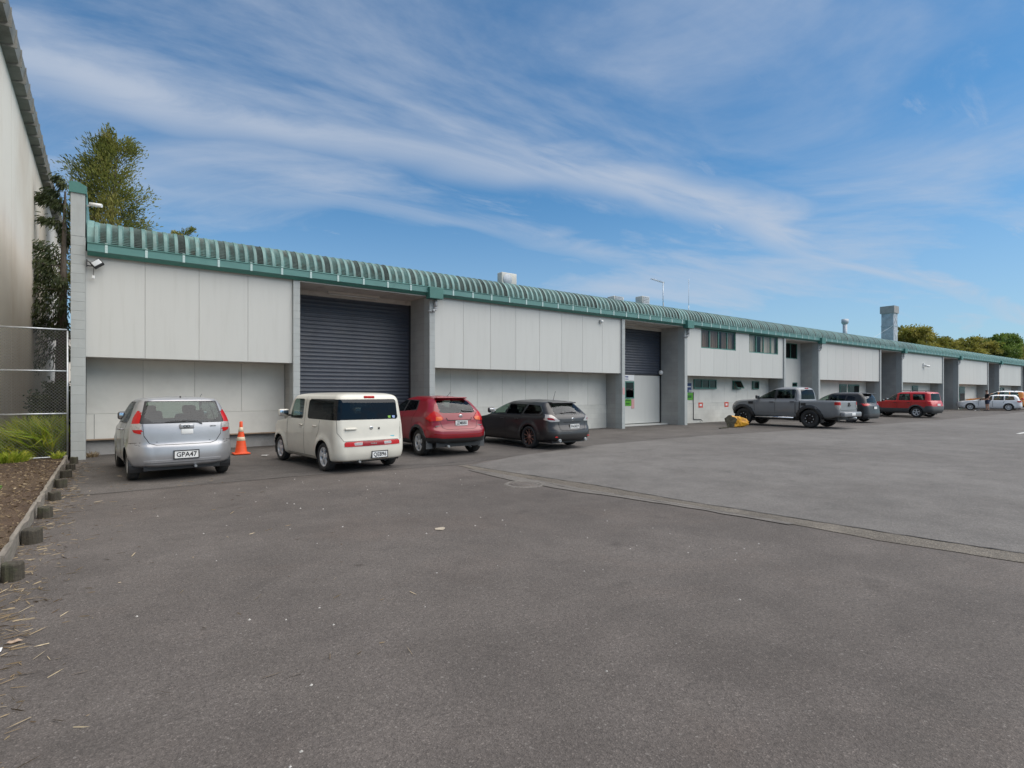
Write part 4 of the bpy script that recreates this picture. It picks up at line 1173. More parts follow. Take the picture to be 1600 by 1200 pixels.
for sx in (-1, 1):
    L_ = [(.625, .86), (.735, .90), (.775, 1.0), (.735, 1.16), (.665, 1.30), (.63, 1.28)]
    up = [(.60, 1.06), (.80, 1.06), (.72, 1.34), (.60, 1.34)]; lo = [(.60, .82), (.80, .82), (.80, .95), (.60, .95)]
    LL_ = [(sx * a, b) for a, b in L_]
    g_ = sh.mask('tail_lamp', 'lamp_clear', 'rear', poly(LL_, .02), .008, sx)
    sh.mask('tail_lamp', 'lamp_red', 'rear', poly([(sx * a, b) for a, b in up], 0), .008, sx, only=g_, snap=False)
    sh.mask('tail_lamp', 'lamp_red', 'rear', poly([(sx * a, b) for a, b in lo], 0), .008, sx, only=g_, snap=False)
    sh.mask('side_window', 'car_glass_mid', 'side', poly([(1.95, 1.05), (1.06, 1.05), (1.02, 1.42), (1.30, 1.42)], .03), 0, sx)
    sh.mask('side_window', 'car_glass_mid', 'side', poly([(.97, 1.05), (.22, 1.06), (.12, 1.16), (.30, 1.42), (.94, 1.42)], .03), 0, sx)
    sh.mask('window_surround', 'trim_black', 'side', poly([(2.05, 1.035), (.18, 1.04), (.05, 1.16), (.26, 1.45), (1.34, 1.45)], .03), 0, sx)
    sh.mask('head_lamp', 'lamp_clear', 'front', poly([(sx * .42, .66), (sx * .80, .70), (sx * .78, .88), (sx * .48, .80)], .02), 0, sx)
sh.mask('windscreen', 'car_glass', 'front', poly([(-.68, 1.04), (.68, 1.04), (.54, 1.45), (-.54, 1.45)], .04))
finish(car, sh, 'paint_silver')
add_wheels(car, 1.44, 2.43, .285, .175, .185, 'cover')
arch_liner(car, .82, 2.43, .285, .335); underbody(car, .8, -.45, 2.8, .19, .5, 1.44); interior(car, .78, 0, 2, .55, (1.35, .40), 1.0, 1.75)
sh.ribbon([(-.60, .84), (-.52, .70), (-.42, .665), (.42, .665), (.52, .70), (.60, .84)], 'rear', .010, .002, 'gap_dark', 'shut_line', car)
for sx in (-1, 1):
    sh.ribbon([(sx * .60, .84), (sx * .615, 1.05)], 'rear', .007, .002, 'gap_dark', 'shut_line', car)
    sh.ribbon([(sx * .78, .70), (sx * .66, .66), (sx * .56, .66)], 'rear', .006, .002, 'gap_dark', 'shut_line', car)
    for pts in ([(1.0, .32), (1.0, 1.03)], [(1.98, .45), (1.98, 1.03)], [(.22, 1.03), (.36, .72), (.40, .32)], [(-.30, .70), (-.55, .72)]):
        sh.ribbon(pts, 'side', .008, .002, 'gap_dark', 'shut_line', car, sx)
sh.ribbon([(-.60, .365), (.60, .365)], 'rear', .045, .012, 'paint_silver', 'bumper_ridge', car)
sh.ribbon([(-.60, .34), (.60, .34)], 'rear', .012, .006, 'trim_grey', 'bumper_groove', car)
pl_ = plate(sh, car, .03, .475, 'GPA47', .37, .13)
sh.ribbon([(-.26, 1.082), (.06, 1.10), (.22, 1.075), (.29, 1.03)], 'rear', .022, .02, 'trim_black', 'wiper', car)
g_ = rbox('gate_handle', (.235, .06, .10), (.045, sh.hit('rear', .045, 1.0)[0].y - .012, .995), .028, 'paint_silver', car, seg=3)
MB().lathe([(.018, -.034), (.028, -.034), (.028, -.030)], 'trim_black', 16, 'Y', (-.03, 0, 0)).lathe([(.018, -.034), (.028, -.034), (.028, -.030)], 'trim_black', 16, 'Y', (.02, 0, 0)).build('badge', g_)
rbox('plate_recess', (.19, .02, .10), (.05, sh.hit('rear', .05, .90)[0].y - .004, .895), .012, 'plate_white', car)
tb = link('badge', text_mesh('SIRION', .032, 'trim_grey'), car, (.47, sh.hit('rear', .47, .985)[0].y - .006, .985), (R(90), 0, R(3)))
mirrors(sh, car, 1.90, 1.08, .8, 'trim_grey'); handle(sh, car, .58, .92, 'paint_silver'); handle(sh, car, 1.15, .90, 'paint_silver')
MB().tube((.18, -.40, .25), (.18, -.62, .24), .022, 'galv', 8).build('exhaust', car)
MB().tube((.0, -.15, 1.53), (.0, -.14, 1.56), .012, 'trim_black', 6).build('aerial_base', car)
MB().path([(.52, 1.1, 1.48), (.50, .85, 1.56), (.48, .6, 1.60)], .004, 'trim_black', 5).build('aerial', car)

car.scale = (1.055, 1.02, 1.01)
# ---- cream box wagon
car, sh = make_car('cream boxy wagon with wrap-around dark rear window in front of the roller door', 'car', (4.46, 11.64), 5.5, 'parked_car', [
    (3.05, .20, -.56, .22, .74, .20, .50, .26, .16, .03),
    (3.18, .30, -.655, .25, .815, .27, .46, .24, .16, .04),
    (3.22, .45, -.70, .40, .845, .45, .42, .22, .16, .06),
    (3.21, .62, -.69, .56, .848, .62, .40, .20, .16, .06),
    (3.18, .80, -.655, .72, .846, .80, .36, .18, .14, .05),
    (3.08, .93, -.625, .95, .838, .95, .32, .17, .13, .05),
    (2.30, 1.05, -.605, 1.08, .822, 1.07, .22, .16, .13, .05),
    (2.12, 1.28, -.575, 1.30, .795, 1.30, .16, .15, .10, .05),
    (1.97, 1.50, -.540, 1.51, .755, 1.51, .15, .14, .08, .05),
    (1.84, 1.585, -.48, 1.59, .690, 1.59, .15, .14, .07, .05),
    (1.62, 1.63, -.30, 1.635, .52, 1.63, .2, .2, .05, .03),
    (1.2, 1.648, .20, 1.65, .20, 1.65, .15, .15, .02, .02),
    (.9, 1.652, .5, 1.652, .0, 1.652, .0, .0, .0, .0)], .028, 'paint_cream', 2.53, .30, .355, .028, .025)
# the glass runs from the left rear door round the corner to the tailgate
sh.mask('rear_window', 'car_glass_dark', 'rear', poly([(-1.2, 1.085), (.62, 1.075), (.655, 1.10), (.64, 1.47), (.60, 1.505), (-1.2, 1.505)], .06))
for sx in (-1, 1):
    if sx < 0:
        sh.mask('side_window', 'car_glass_dark', 'side', poly([(.86, 1.10), (.78, 1.075), (-1.0, 1.075), (-1.0, 1.51), (.78, 1.51), (.86, 1.47)], .06), 0, sx)
    else:
        sh.mask('side_window', 'car_glass_dark', 'side', poly([(.86, 1.10), (.78, 1.075), (.0, 1.075), (.0, 1.51), (.78, 1.51), (.86, 1.47)], .06), 0, sx)
    sh.mask('side_window', 'car_glass', 'side', poly([(1.86, 1.10), (1.80, 1.06), (1.16, 1.06), (1.10, 1.10), (1.12, 1.46), (1.16, 1.51), (1.66, 1.51), (1.72, 1.46)], .07), 0, sx)
    sh.mask('head_lamp', 'lamp_clear', 'front', poly([(sx * .40, .72), (sx * .74, .72), (sx * .74, .90), (sx * .40, .90)], .03), 0, sx)
lb = [(-.655, .535), (.655, .535), (.655, .635), (-.655, .635)]
g_ = sh.mask('tail_lamp', 'lamp_red', 'rear', poly(lb, .045), .008)
for sx in (-1, 1): sh.mask('reversing_lamp', 'lamp_clear', 'rear', poly([(sx * .255, .555), (sx * .44, .555), (sx * .44, .615), (sx * .255, .615)], .015), .009, sx, only=g_)
sh.mask('lamp_panel', 'lamp_dark_red', 'rear', poly([(-.25, .53), (.25, .53), (.25, .64), (-.25, .64)], 0), .008, only=g_, snap=False)
sh.mask('windscreen', 'car_glass', 'front', poly([(-.72, 1.10), (.72, 1.10), (.66, 1.52), (-.66, 1.52)], .06))
finish(car, sh, 'paint_cream')
add_wheels(car, 1.48, 2.53, .30, .19, .205, 'alloy10')
arch_liner(car, .835, 2.53, .30, .355); underbody(car, .8, -.5, 2.95, .19, .5, 1.48); interior(car, .80, 0, 2, .60, (1.5, .45), 1.05, 2.0)
for sx in (-1, 1):
    for pts in ([(1.0, .27), (1.0, 1.56)], [(2.02, .40), (2.02, 1.06)], [(.32, .70), (.22, .85), (.20, 1.06)], [(2.0, .27), (.40, .27)]):
        sh.ribbon(pts, 'side', .007, .002, 'gap_dark', 'shut_line', car, sx)
sh.ribbon([(-.76, 1.56), (-.77, 1.08), (-.775, .82), (-.66, .645), (.62, .645)], 'rear', .008, .002, 'gap_dark', 'shut_line', car)
sh.ribbon([(.70, .645), (.71, .90)], 'rear', .007, .002, 'gap_dark', 'shut_line', car)
sh.ribbon([(.66, .62), (.72, 1.02)], 'rear', .006, .001, 'gap_dark', 'shut_line', car)
plate(sh, car, .14, .345, 'QE896', .36, .125)
st = rbox('stop_lamp', (.25, .03, .055), (-.02, sh.hit('rear', 0, 1.555)[0].y - .006, 1.55), .012, 'lamp_red', car)
rbox('gate_handle', (.26, .04, .05), (-.50, sh.hit('rear', -.50, .895)[0].y - .015, .895), .018, 'paint_cream', car, seg=3)
bd = sh.hit('rear', 0, .90)[0].y
MB().lathe([(.026, -.012), (.036, -.012), (.036, 0)], 'chrome', 18, 'Y', (-.03, bd, .905)).box(-.072, .012, bd - .014, bd - .004, .898, .912, 'chrome').build('badge', car)
MB().box(.135, .175, bd - .012, bd + .01, .87, .895, 'trim_black').lathe([(0, -.015), (.016, -.015), (.016, .01)], 'trim_black', 10, 'Y', (.155, bd, .90)).build('wiper_boss', car)
link('badge', text_mesh('cube', .062, 'lamp_clear'), car, (0, sh.hit('rear', 0, .585)[0].y - .013, .585), (R(90), 0, 0)).scale = (1.3, .75, 1)
for (a, m_) in ((.44, 'sticker_green'), (.55, 'sticker_blue')):
    p = sh.hit('rear', a, 1.125)[0]; MB().box(a - .032, a + .032, p.y - .004, p.y - .001, 1.10, 1.15, m_).build('sticker', car)
p = sh.hit('rear', .48, .715)[0]; MB().box(.43, .53, p.y - .003, p.y, .705, .725, 'sticker_teal').build('badge', car)
mirrors(sh, car, 1.92, 1.12, .82, 'paint_cream'); handle(sh, car, 1.16, .93, 'paint_cream'); handle(sh, car, .42, .93, 'paint_cream')
MB().tube((-.30, -.50, .22), (-.30, -.66, .21), .022, 'galv', 8).build('exhaust', car)

car.scale = (.965, 1.0, 1.0)
# ---- red crossover
car, sh = make_car('dark red crossover with bulging black wheel arches between the cream wagon and the charcoal estate', 'car', (7.46, 12.95), -1.5, 'parked_car', [
    (3.12, .26, -.66, .34, .74, .27, .5, .40, .2, .08),
    (3.26, .36, -.75, .40, .84, .34, .5, .38, .22, .10),
    (3.32, .55, -.795, .54, .878, .52, .48, .36, .24, .12),
    (3.29, .72, -.78, .66, .882, .70, .46, .34, .24, .12),
    (3.18, .88, -.69, .76, .880, .86, .44, .34, .24, .12),
    (2.96, .99, -.64, .98, .868, .98, .42, .34, .22, .12),
    (2.20, 1.11, -.60, 1.12, .820, 1.10, .32, .32, .16, .14),
    (1.78, 1.32, -.46, 1.28, .715, 1.30, .24, .26, .12, .12),
    (1.46, 1.45, -.24, 1.43, .630, 1.45, .22, .24, .10, .10),
    (1.26, 1.51, -.12, 1.49, .560, 1.50, .22, .24, .08, .09),
    (1.05, 1.545, .10, 1.53, .42, 1.54, .22, .22, .05, .06),
    (.85, 1.56, .30, 1.555, .16, 1.56, .15, .15, .02, .02),
    (.75, 1.565, .45, 1.565, .0, 1.565, .0, .0, .0, .0)], .030, 'paint_red', 2.53, .345, .405, .055)
sh.mask('rear_window', 'car_glass', 'rear', poly([(-.54, 1.14), (-.42, 1.115), (.42, 1.115), (.54, 1.14), (.48, 1.40), (.43, 1.445), (-.43, 1.445), (-.48, 1.40)], .04))
for sx in (-1, 1):
    L_ = [(.44, .985), (.50, .93), (.78, .90), (.84, .98), (.74, 1.10), (.64, 1.17), (.56, 1.10)]
    g_ = sh.mask('tail_lamp', 'lamp_red', 'rear', poly([(sx * a, b) for a, b in L_], .025), .014, sx)
    sh.mask('tail_lamp', 'lamp_orange', 'rear', poly([(sx * a, b) for a, b in [(.46, .93), (.66, .92), (.66, 1.02), (.50, 1.02)]], .02), .014, sx, only=g_, snap=False)
    sh.mask('side_window', 'car_glass_mid', 'side', poly([(2.02, 1.12), (1.10, 1.14), (1.06, 1.44), (1.42, 1.44)], .03), 0, sx)
    sh.mask('side_window', 'car_glass_dark', 'side', poly([(1.02, 1.14), (.36, 1.20), (.44, 1.42), (.98, 1.44)], .03), 0, sx)
    sh.mask('window_surround', 'trim_black', 'side', poly([(2.10, 1.10), (.28, 1.18), (.40, 1.45), (1.46, 1.46)], .03), 0, sx)
    sh.mask('sill_cladding', 'trim_black', 'side', poly([(3.4, .10), (-1.2, .10), (-1.2, .47), (-.44, .50), (-.44, .40), (2.98, .40), (2.98, .56), (3.4, .56)], 0), .004, sx)
sh.mask('bumper_cladding', 'trim_black', 'rear', poly([(-1.2, .1), (1.2, .1), (1.2, .50), (.5, .47), (-.5, .47), (-1.2, .50)], 0), .004)
sh.mask('windscreen', 'car_glass', 'front', poly([(-.68, 1.14), (.68, 1.14), (.54, 1.47), (-.54, 1.47)], .05))
finish(car, sh, 'paint_red')
lip(sh, car, 2.53, .345, .405, 'trim_black', .075, .016)
add_wheels(car, 1.55, 2.53, .345, .215, .23, 'split')
arch_liner(car, .87, 2.53, .345, .405); underbody(car, .85, -.6, 3.0, .24, .56, 1.55); interior(car, .80, 0, 2, .66, (1.35, .45), 1.1, 1.9)
sh.ribbon([(-.38, .99), (-.34, .925), (.34, .925), (.38, .99)], 'rear', .020, .004, 'gap_dark', 'shut_line', car)
sh.ribbon([(-.56, .92), (-.50, .74), (-.40, .70), (.40, .70), (.50, .74), (.56, .92)], 'rear', .009, .002, 'gap_dark', 'shut_line', car)
sh.ribbon([(-.74, .585), (-.5, .565), (.5, .565), (.74, .585)], 'rear', .022, .006, 'lamp_dark_red', 'bumper_strip', car)
for sx in (-1, 1):
    for pts in ([(1.04, .42), (1.04, 1.12)], [(2.06, .50), (2.06, 1.10)], [(.30, 1.18), (.44, .85), (.46, .45)]):
        sh.ribbon(pts, 'side', .008, .002, 'gap_dark', 'shut_line', car, sx)
    p = sh.hit('rear', sx * .62, .79)[0]; MB().box(sx * .62 - .07, sx * .62 + .07, p.y - .012, p.y + .02, .78, .80, 'chrome').build('badge', car)
    MB().box(sx * .785 - .09, sx * .785 + .09, -.46, -.44, .20, .46, 'trim_grey').build('mud_flap', car)
plate(sh, car, .04, .855, 'JZM880', .36, .125, False, .02)
sh.ribbon([(.46, 1.15), (.10, 1.175)], 'rear', .04, .025, 'trim_black', 'wiper', car)
bd = sh.hit('rear', 0, 1.035)[0].y
MB().lathe([(.030, -.012), (.045, -.012), (.045, .01)], 'chrome', 18, 'Y', (.04, bd, 1.03)).box(-.02, .10, bd - .014, bd, 1.02, 1.038, 'chrome').build('badge', car)
rbox('spoiler', (.92, .16, .035), (0, -.16, 1.50), .014, 'paint_red', car, (R(-8), 0, 0))
mirrors(sh, car, 1.95, 1.16, .82, 'paint_red'); handle(sh, car, 1.2, .98, 'paint_red')
MB().path([(.0, .05, 1.54), (.0, -.06, 1.60), (.0, -.14, 1.66)], .005, 'trim_black', 5).build('aerial', car)
MB().tube((-.35, -.5, .27), (-.35, -.72, .26), .03, 'galv', 8).build('exhaust', car)

# ---- charcoal estate
car, sh = make_car('charcoal estate car with copper spoked wheels right of the red crossover', 'car', (10.98, 12.78), 1.5, 'parked_car', [
    (3.50, .18, -.90, .24, .76, .19, .5, .42, .18, .06),
    (3.62, .28, -1.01, .30, .85, .26, .5, .40, .22, .10),
    (3.68, .42, -1.05, .44, .885, .42, .48, .36, .25, .12),
    (3.66, .56, -1.03, .56, .890, .58, .48, .34, .25, .12),
    (3.54, .70, -.98, .70, .884, .74, .46, .32, .24, .12),
    (3.20, .80, -.95, .90, .870, .88, .42, .30, .22, .11),
    (2.38, .94, -.90, .995, .825, .97, .34, .28, .16, .11),
    (1.88, 1.16, -.74, 1.15, .735, 1.16, .24, .24, .12, .10),
    (1.50, 1.31, -.58, 1.29, .645, 1.31, .22, .22, .10, .10),
    (1.26, 1.385, -.50, 1.36, .565, 1.375, .22, .22, .08, .08),
    (1.02, 1.42, -.30, 1.395, .42, 1.41, .22, .22, .05, .05),
    (.78, 1.437, -.05, 1.425, .16, 1.43, .15, .15, .02, .02),
    (.6, 1.44, .15, 1.435, .0, 1.44, .0, .0, .0, .0)], .030, 'paint_charcoal', 2.725, .33, .375, .03)
sh.mask('rear_window', 'car_glass', 'rear', poly([(-.60, 1.005), (.60, 1.005), (.48, 1.30), (-.48, 1.30)], .03))
for sx in (-1, 1):
    L_ = [(.46, .82), (.74, .80), (.86, .86), (.88, .94), (.80, 1.02), (.68, 1.0), (.58, .90)]
    g_ = sh.mask('tail_lamp', 'lamp_clear', 'rear', poly([(sx * a, b) for a, b in L_], .02), .01, sx)
    sh.mask('tail_lamp', 'lamp_dark_red', 'rear', poly([(sx * a, b) for a, b in [(.64, .845), (.80, .86), (.80, .92), (.66, .90)]], .015), .011, sx, only=g_)
    sh.mask('side_window', 'car_glass', 'side', poly([(2.22, .99), (1.22, .995), (1.16, 1.30), (1.52, 1.31)], .025), 0, sx)
    sh.mask('side_window', 'car_glass_dark', 'side', poly([(1.17, .995), (.42, 1.00), (.30, 1.29), (1.11, 1.31)], .025), 0, sx)
    sh.mask('side_window', 'car_glass_dark', 'side', poly([(.34, 1.01), (-.36, 1.03), (-.44, 1.10), (-.28, 1.26), (.22, 1.29)], .04), 0, sx)
    sh.mask('window_surround', 'trim_black', 'side', poly([(2.32, .975), (-.40, 1.00), (-.50, 1.10), (-.32, 1.29), (1.55, 1.335)], .03), 0, sx)
    sh.mask('rear_skirt', 'trim_black', 'rear', poly([(sx * .0, .1), (sx * 1.2, .1), (sx * 1.2, .34), (sx * .0, .34)], 0), 0, sx)
sh.mask('windscreen', 'car_glass', 'front', poly([(-.70, .98), (.70, .98), (.55, 1.33), (-.55, 1.33)], .05))
finish(car, sh, 'paint_charcoal')
add_wheels(car, 1.57, 2.725, .33, .215, .245, 'copper')
arch_liner(car, .88, 2.725, .33, .375); underbody(car, .85, -.8, 3.3, .18, .5, 1.57); interior(car, .80, 0, 2, .50, (1.5, .55), .95, 2.05)
sh.ribbon([(-.54, .82), (-.50, .60), (-.44, .545), (.44, .545), (.50, .60), (.54, .82)], 'rear', .012, .002, 'gap_dark', 'shut_line', car)
sh.ribbon([(-.34, .785), (.34, .785)], 'rear', .025, .004, 'gap_dark', 'shut_line', car)
sh.ribbon([(-.82, .53), (-.4, .52), (.4, .52), (.82, .53)], 'rear', .012, .008, 'trim_grey', 'bumper_ridge', car)
for sx in (-1, 1):
    for pts in ([(1.14, .30), (1.14, .98)], [(2.2, .40), (2.24, .97)], [(.36, 1.0), (.44, .80), (.46, .32)]):
        sh.ribbon(pts, 'side', .008, .002, 'gap_dark', 'shut_line', car, sx)
    sh.ribbon([(2.30, .968), (-.42, .995), (-.50, 1.10), (-.30, 1.275)], 'side', .012, .006, 'chrome', 'chrome_strip', car, sx)
    p = sh.hit('rear', sx * .52, .30)[0]
    MB().tube((sx * .52, p.y + .1, .27), (sx * .52, p.y - .04, .265), .045, 'galv', 12).build('exhaust', car)
    rbox('reflector', (.14, .012, .03), (sx * .62, p.y - .004, .37), .004, 'lamp_red', car)
plate(sh, car, .05, .665, 'FAG829', .36, .125, False, .02)
rbox('spoiler', (.98, .24, .04), (0, -.50, 1.352), .018, 'paint_charcoal', car, (R(4), 0, 0))
sh.ribbon([(-.35, 1.05), (.05, 1.075), (.25, 1.05)], 'rear', .03, .02, 'trim_black', 'wiper', car)
bd = sh.hit('rear', 0, .88)[0].y
MB().lathe([(.034, -.012), (.046, -.012), (.046, .01)], 'chrome', 18, 'Y', (.02, bd, .865)).box(-.01, .05, bd - .012, bd, .86, .872, 'chrome').build('badge', car)
mirrors(sh, car, 2.10, 1.02, .82, 'paint_charcoal'); handle(sh, car, .58, .86, 'paint_charcoal'); handle(sh, car, 1.30, .85, 'paint_charcoal')
MB().tube((.30, .2, 1.42), (.34, .14, 1.70), .006, 'trim_black', 5).build('aerial', car)

# ---- grey pickup
car, sh = make_car('grey double cab pickup with black flared arches parked side-on behind the painted log', 'truck', (27.42, 12.22), -1.0, 'parked_pickup', [
    (3.88, .50, -1.22, .52, .78, .44, .45, .14, .20, .02),
    (4.02, .60, -1.27, .58, .87, .52, .45, .12, .22, .02),
    (4.08, .78, -1.28, .72, .915, .70, .42, .11, .25, .03),
    (4.05, .95, -1.27, .92, .925, .90, .40, .10, .25, .03),
    (3.90, 1.12, -1.265, 1.06, .92, 1.04, .38, .09, .24, .03),
    (3.60, 1.20, -1.25, 1.165, .912, 1.14, .36, .08, .22, .02),
    (2.78, 1.275, -1.20, 1.185, .885, 1.19, .30, .08, .16, .02),
    (2.62, 1.33, .46, 1.20, .865, 1.23, .26, .10, .14, .02),
    (2.18, 1.56, .49, 1.50, .785, 1.54, .22, .12, .12, .03),
    (1.82, 1.72, .54, 1.70, .715, 1.72, .20, .14, .10, .04),
    (1.60, 1.785, .60, 1.775, .62, 1.78, .2, .16, .08, .04),
    (1.4, 1.82, .75, 1.815, .42, 1.82, .2, .2, .05, .03),
    (1.2, 1.832, .95, 1.83, .0, 1.832, .0, .0, .0, .0)], .042, 'paint_gunmetal', 3.22, .40, .47, .05, .02, .35)
sh.mask('rear_window', 'car_glass_dark', 'rear', poly([(-.66, 1.26), (.66, 1.26), (.58, 1.70), (-.58, 1.70)], .04))
for sx in (-1, 1):
    sh.mask('side_window', 'car_glass_mid', 'side', poly([(2.60, 1.29), (1.66, 1.29), (1.62, 1.71), (1.90, 1.70), (2.16, 1.58)], .03), 0, sx)
    sh.mask('side_window', 'car_glass_mid', 'side', poly([(1.54, 1.29), (.70, 1.29), (.68, 1.66), (.74, 1.71), (1.52, 1.71)], .05), 0, sx)
    sh.mask('window_surround', 'trim_black', 'side', poly([(1.68, 1.28), (1.52, 1.28), (1.50, 1.72), (1.64, 1.72)], 0), 0, sx)
    L_ = [(.80, .84), (1.0, .84), (1.0, 1.15), (.76, 1.15), (.74, .95)]
    g_ = sh.mask('tail_lamp', 'lamp_clear', 'rear', poly([(sx * a, b) for a, b in L_], .01), .012, sx)
    sh.mask('tail_lamp', 'lamp_red', 'rear', poly([(sx * .6, 1.02), (sx * 1.2, 1.02), (sx * 1.2, 1.2), (sx * .6, 1.2)], 0), .012, sx, only=g_)
    g_ = sh.mask('tail_lamp', 'lamp_clear', 'side', poly([(-1.30, .84), (-1.13, .88), (-1.06, 1.0), (-1.06, 1.15), (-1.30, 1.15)], .01), .012, sx)
    sh.mask('tail_lamp', 'lamp_red', 'side', poly([(-1.4, 1.02), (-.9, 1.02), (-.9, 1.2), (-1.4, 1.2)], 0), .012, sx, only=g_)
    for c in (0, 3.22):
        sh.mask('wheel_arch_flare', 'trim_black', 'side', circ((c, .40), .60), .045, sx)
    sh.mask('head_lamp', 'lamp_clear', 'front', poly([(sx * .5, .92), (sx * .95, .95), (sx * .92, 1.12), (sx * .5, 1.06)], .02), 0, sx)
sh.mask('bonnet_wrap', 'trim_black', 'top', poly([(-.80, 2.86), (.80, 2.86), (.80, 4.2), (-.80, 4.2)], .05))
sh.mask('load_cover', 'trim_black', 'top', poly([(-.80, -1.16), (.80, -1.16), (.80, .46), (-.80, .46)], .02))
sh.mask('windscreen', 'car_glass', 'front', poly([(-.74, 1.34), (.74, 1.34), (.60, 1.76), (-.60, 1.76)], .05))
finish(car, sh, 'paint_gunmetal')
add_wheels(car, 1.60, 3.22, .405, .28, .235, 'offroad')
arch_liner(car, .91, 3.22, .40, .47, .36); underbody(car, .85, -1.1, 3.7, .38, .7, 1.60); interior(car, .82, 0, 2, .82, (1.75, .85), 1.25, 2.4, (.5, 3.0)); car.scale = (1.03, 1.04, 1.06)
for sx in (-1, 1):
    for pts in ([(1.60, .60), (1.60, 1.28)], [(2.62, .70), (2.66, 1.26)], [(.62, .60), (.60, 1.25)], [(.66, .62), (.64, 1.72)]):
        sh.ribbon(pts, 'side', .014, .002, 'gap_dark', 'shut_line', car, sx)
    sh.ribbon([(.46, .50), (.44, 1.22)], 'side', .05, .004, 'gap_dark', 'cab_gap', car, sx)
    sh.ribbon([(2.5, .66), (.75, .66)], 'side', .05, .006, 'paint_gunmetal', 'door_moulding', car, sx)
    MB().tube((sx * .93, .70, .42), (sx * .93, 2.55, .42), .04, 'chrome', 10).build('side_step', car)
    p = sh.hit('side', 2.82, 1.10, sx)[0]
    MB().box(p.x - .02, p.x + .02, 2.70, 2.94, 1.03, 1.15, 'trim_black').build('wing_vent', car)
    p = sh.hit('side', .28, 1.05, sx)[0]
    MB().box(p.x - .012, p.x + .012, .16, .38, .98, 1.10, 'trim_black').build('fuel_flap', car)
sh.ribbon([(-.78, .80), (.78, .80)], 'rear', .014, .003, 'gap_dark', 'shut_line', car)
for sx in (-1, 1): sh.ribbon([(sx * .76, .80), (sx * .76, 1.16)], 'rear', .012, .003, 'gap_dark', 'shut_line', car)
rbox('rear_bumper', (1.66, .20, .20), (0, -1.36, .62), .04, 'paint_gunmetal', car)
rbox('tow_bar', (.10, .35, .10), (0, -1.40, .46), .02, 'galv', car)
rbox('number_plate', (.36, .012, .12), (0, -1.468, .63), .003, 'plate_white', car)
rbox('gate_handle', (.22, .03, .07), (0, -1.292, 1.0), .015, 'trim_black', car)
rbox('stop_lamp', (.3, .03, .04), (0, .56, 1.76), .01, 'lamp_red', car)
MB().lathe([(0, -.012), (.06, -.012), (.06, .01)], 'trim_black', 16, 'Y', (0, -1.29, 1.08)).build('badge', car)
mirrors(sh, car, 2.45, 1.30, .88, 'trim_black'); handle(sh, car, 1.76, 1.13, 'trim_black', l=.22); handle(sh, car, .78, 1.15, 'trim_black', l=.22)
for sx in (-1, 1): rbox('mud_flap', (.30, .02, .34), (sx * .80, -.50, .42), .005, 'trim_black', car)

# ---- generic off-roader / wagon outlines for the row behind
def suv_keys(L0, L1, W_, H_, belt, hood, roof_r=-.55, nose=.85, clear=.28, wsb=2.0, wst=1.25, bulge=.1):
    h = W_ / 2
    return [(L1 - .18, clear, L0 + .12, clear + .02, h * .87, clear - .02, .45, .36, .18, .05),
            (L1 - .05, clear + .10, L0 + .03, clear + .10, h * .97, clear + .07, .45, .34, .2, .08),
            (L1, clear + .26, L0, clear + .24, h, clear + .25, .42, .30, .22, .1),
            (L1 - .02, nose - .18, L0 + .02, clear + .40, h, .70, .42, .28, .22, .1),
            (L1 - .10, nose, L0 + .07, .92, h * .99, belt - .14, .40, .25, .2, .09),
            (L1 - .38, hood - .06, L0 + .12, belt - .05, h * .98, belt - .04, .38, .24, .2, .08),
            (wsb, hood + .05, L0 + .16, belt + .02, h * .95, belt + .02, .3, .22, .16, .08),
            (wsb * .5 + wst * .5, (hood + H_) / 2, (L0 + .16) * .5 + roof_r * .5 - bulge * .3, (belt + H_) / 2, h * .86, (belt + H_) / 2, .24, .2, .12, .08),
            (wst, H_ - .12, roof_r, H_ - .12, h * .765, H_ - .12, .22, .18, .1, .07),
            (wst - .18, H_ - .055, roof_r + .08, H_ - .06, h * .68, H_ - .058, .22, .18, .08, .06),
            (wst - .4, H_ - .02, roof_r + .3, H_ - .025, h * .5, H_ - .02, .2, .2, .05, .04),
            (wst - .65, H_ - .004, roof_r + .7, H_ - .006, h * .2, H_ - .004, .15, .15, .02, .02),
            (wst - .8, H_, roof_r + .9, H_, 0, H_, 0, 0, 0, 0)]

# dark crossover half hidden by the pickup
car, sh = make_car('black crossover with red tail lamps and a roof spoiler half hidden behind the grey pickup', 'car', (34.05, 13.1), -1.0, 'parked_car',
                   suv_keys(-.93, 3.62, 1.84, 1.68, 1.04, 1.0, -.55, .86, .24, 2.2, 1.3), .05, 'paint_black', 2.70, .355, .41, .03)
sh.mask('rear_window', 'car_glass', 'rear', poly([(-.60, 1.10), (.60, 1.10), (.50, 1.50), (-.50, 1.50)], .04))
for sx in (-1, 1):
    sh.mask('tail_lamp', 'lamp_red', 'rear', poly([(sx * .42, 1.0), (sx * .95, .90), (sx * .95, 1.04), (sx * .60, 1.06)], .015), .012, sx)
    sh.mask('tail_lamp', 'lamp_red', 'side', poly([(-.95, .90), (-.55, .99), (-.62, 1.05), (-.95, 1.05)], .01), .012, sx)
    sh.mask('side_window', 'car_glass', 'side', poly([(2.1, 1.08), (1.2, 1.08), (1.16, 1.53), (1.42, 1.53)], .03), 0, sx)
    sh.mask('side_window', 'car_glass_dark', 'side', poly([(1.12, 1.08), (.36, 1.09), (.28, 1.50), (1.08, 1.53)], .03), 0, sx)
    sh.mask('side_window', 'car_glass_dark', 'side', poly([(.28, 1.12), (-.20, 1.18), (-.18, 1.42), (.20, 1.49)], .04), 0, sx)
sh.mask('bumper_cladding', 'trim_grey', 'rear', poly([(-1.2, .1), (1.2, .1), (1.2, .50), (-1.2, .50)], 0), 0)
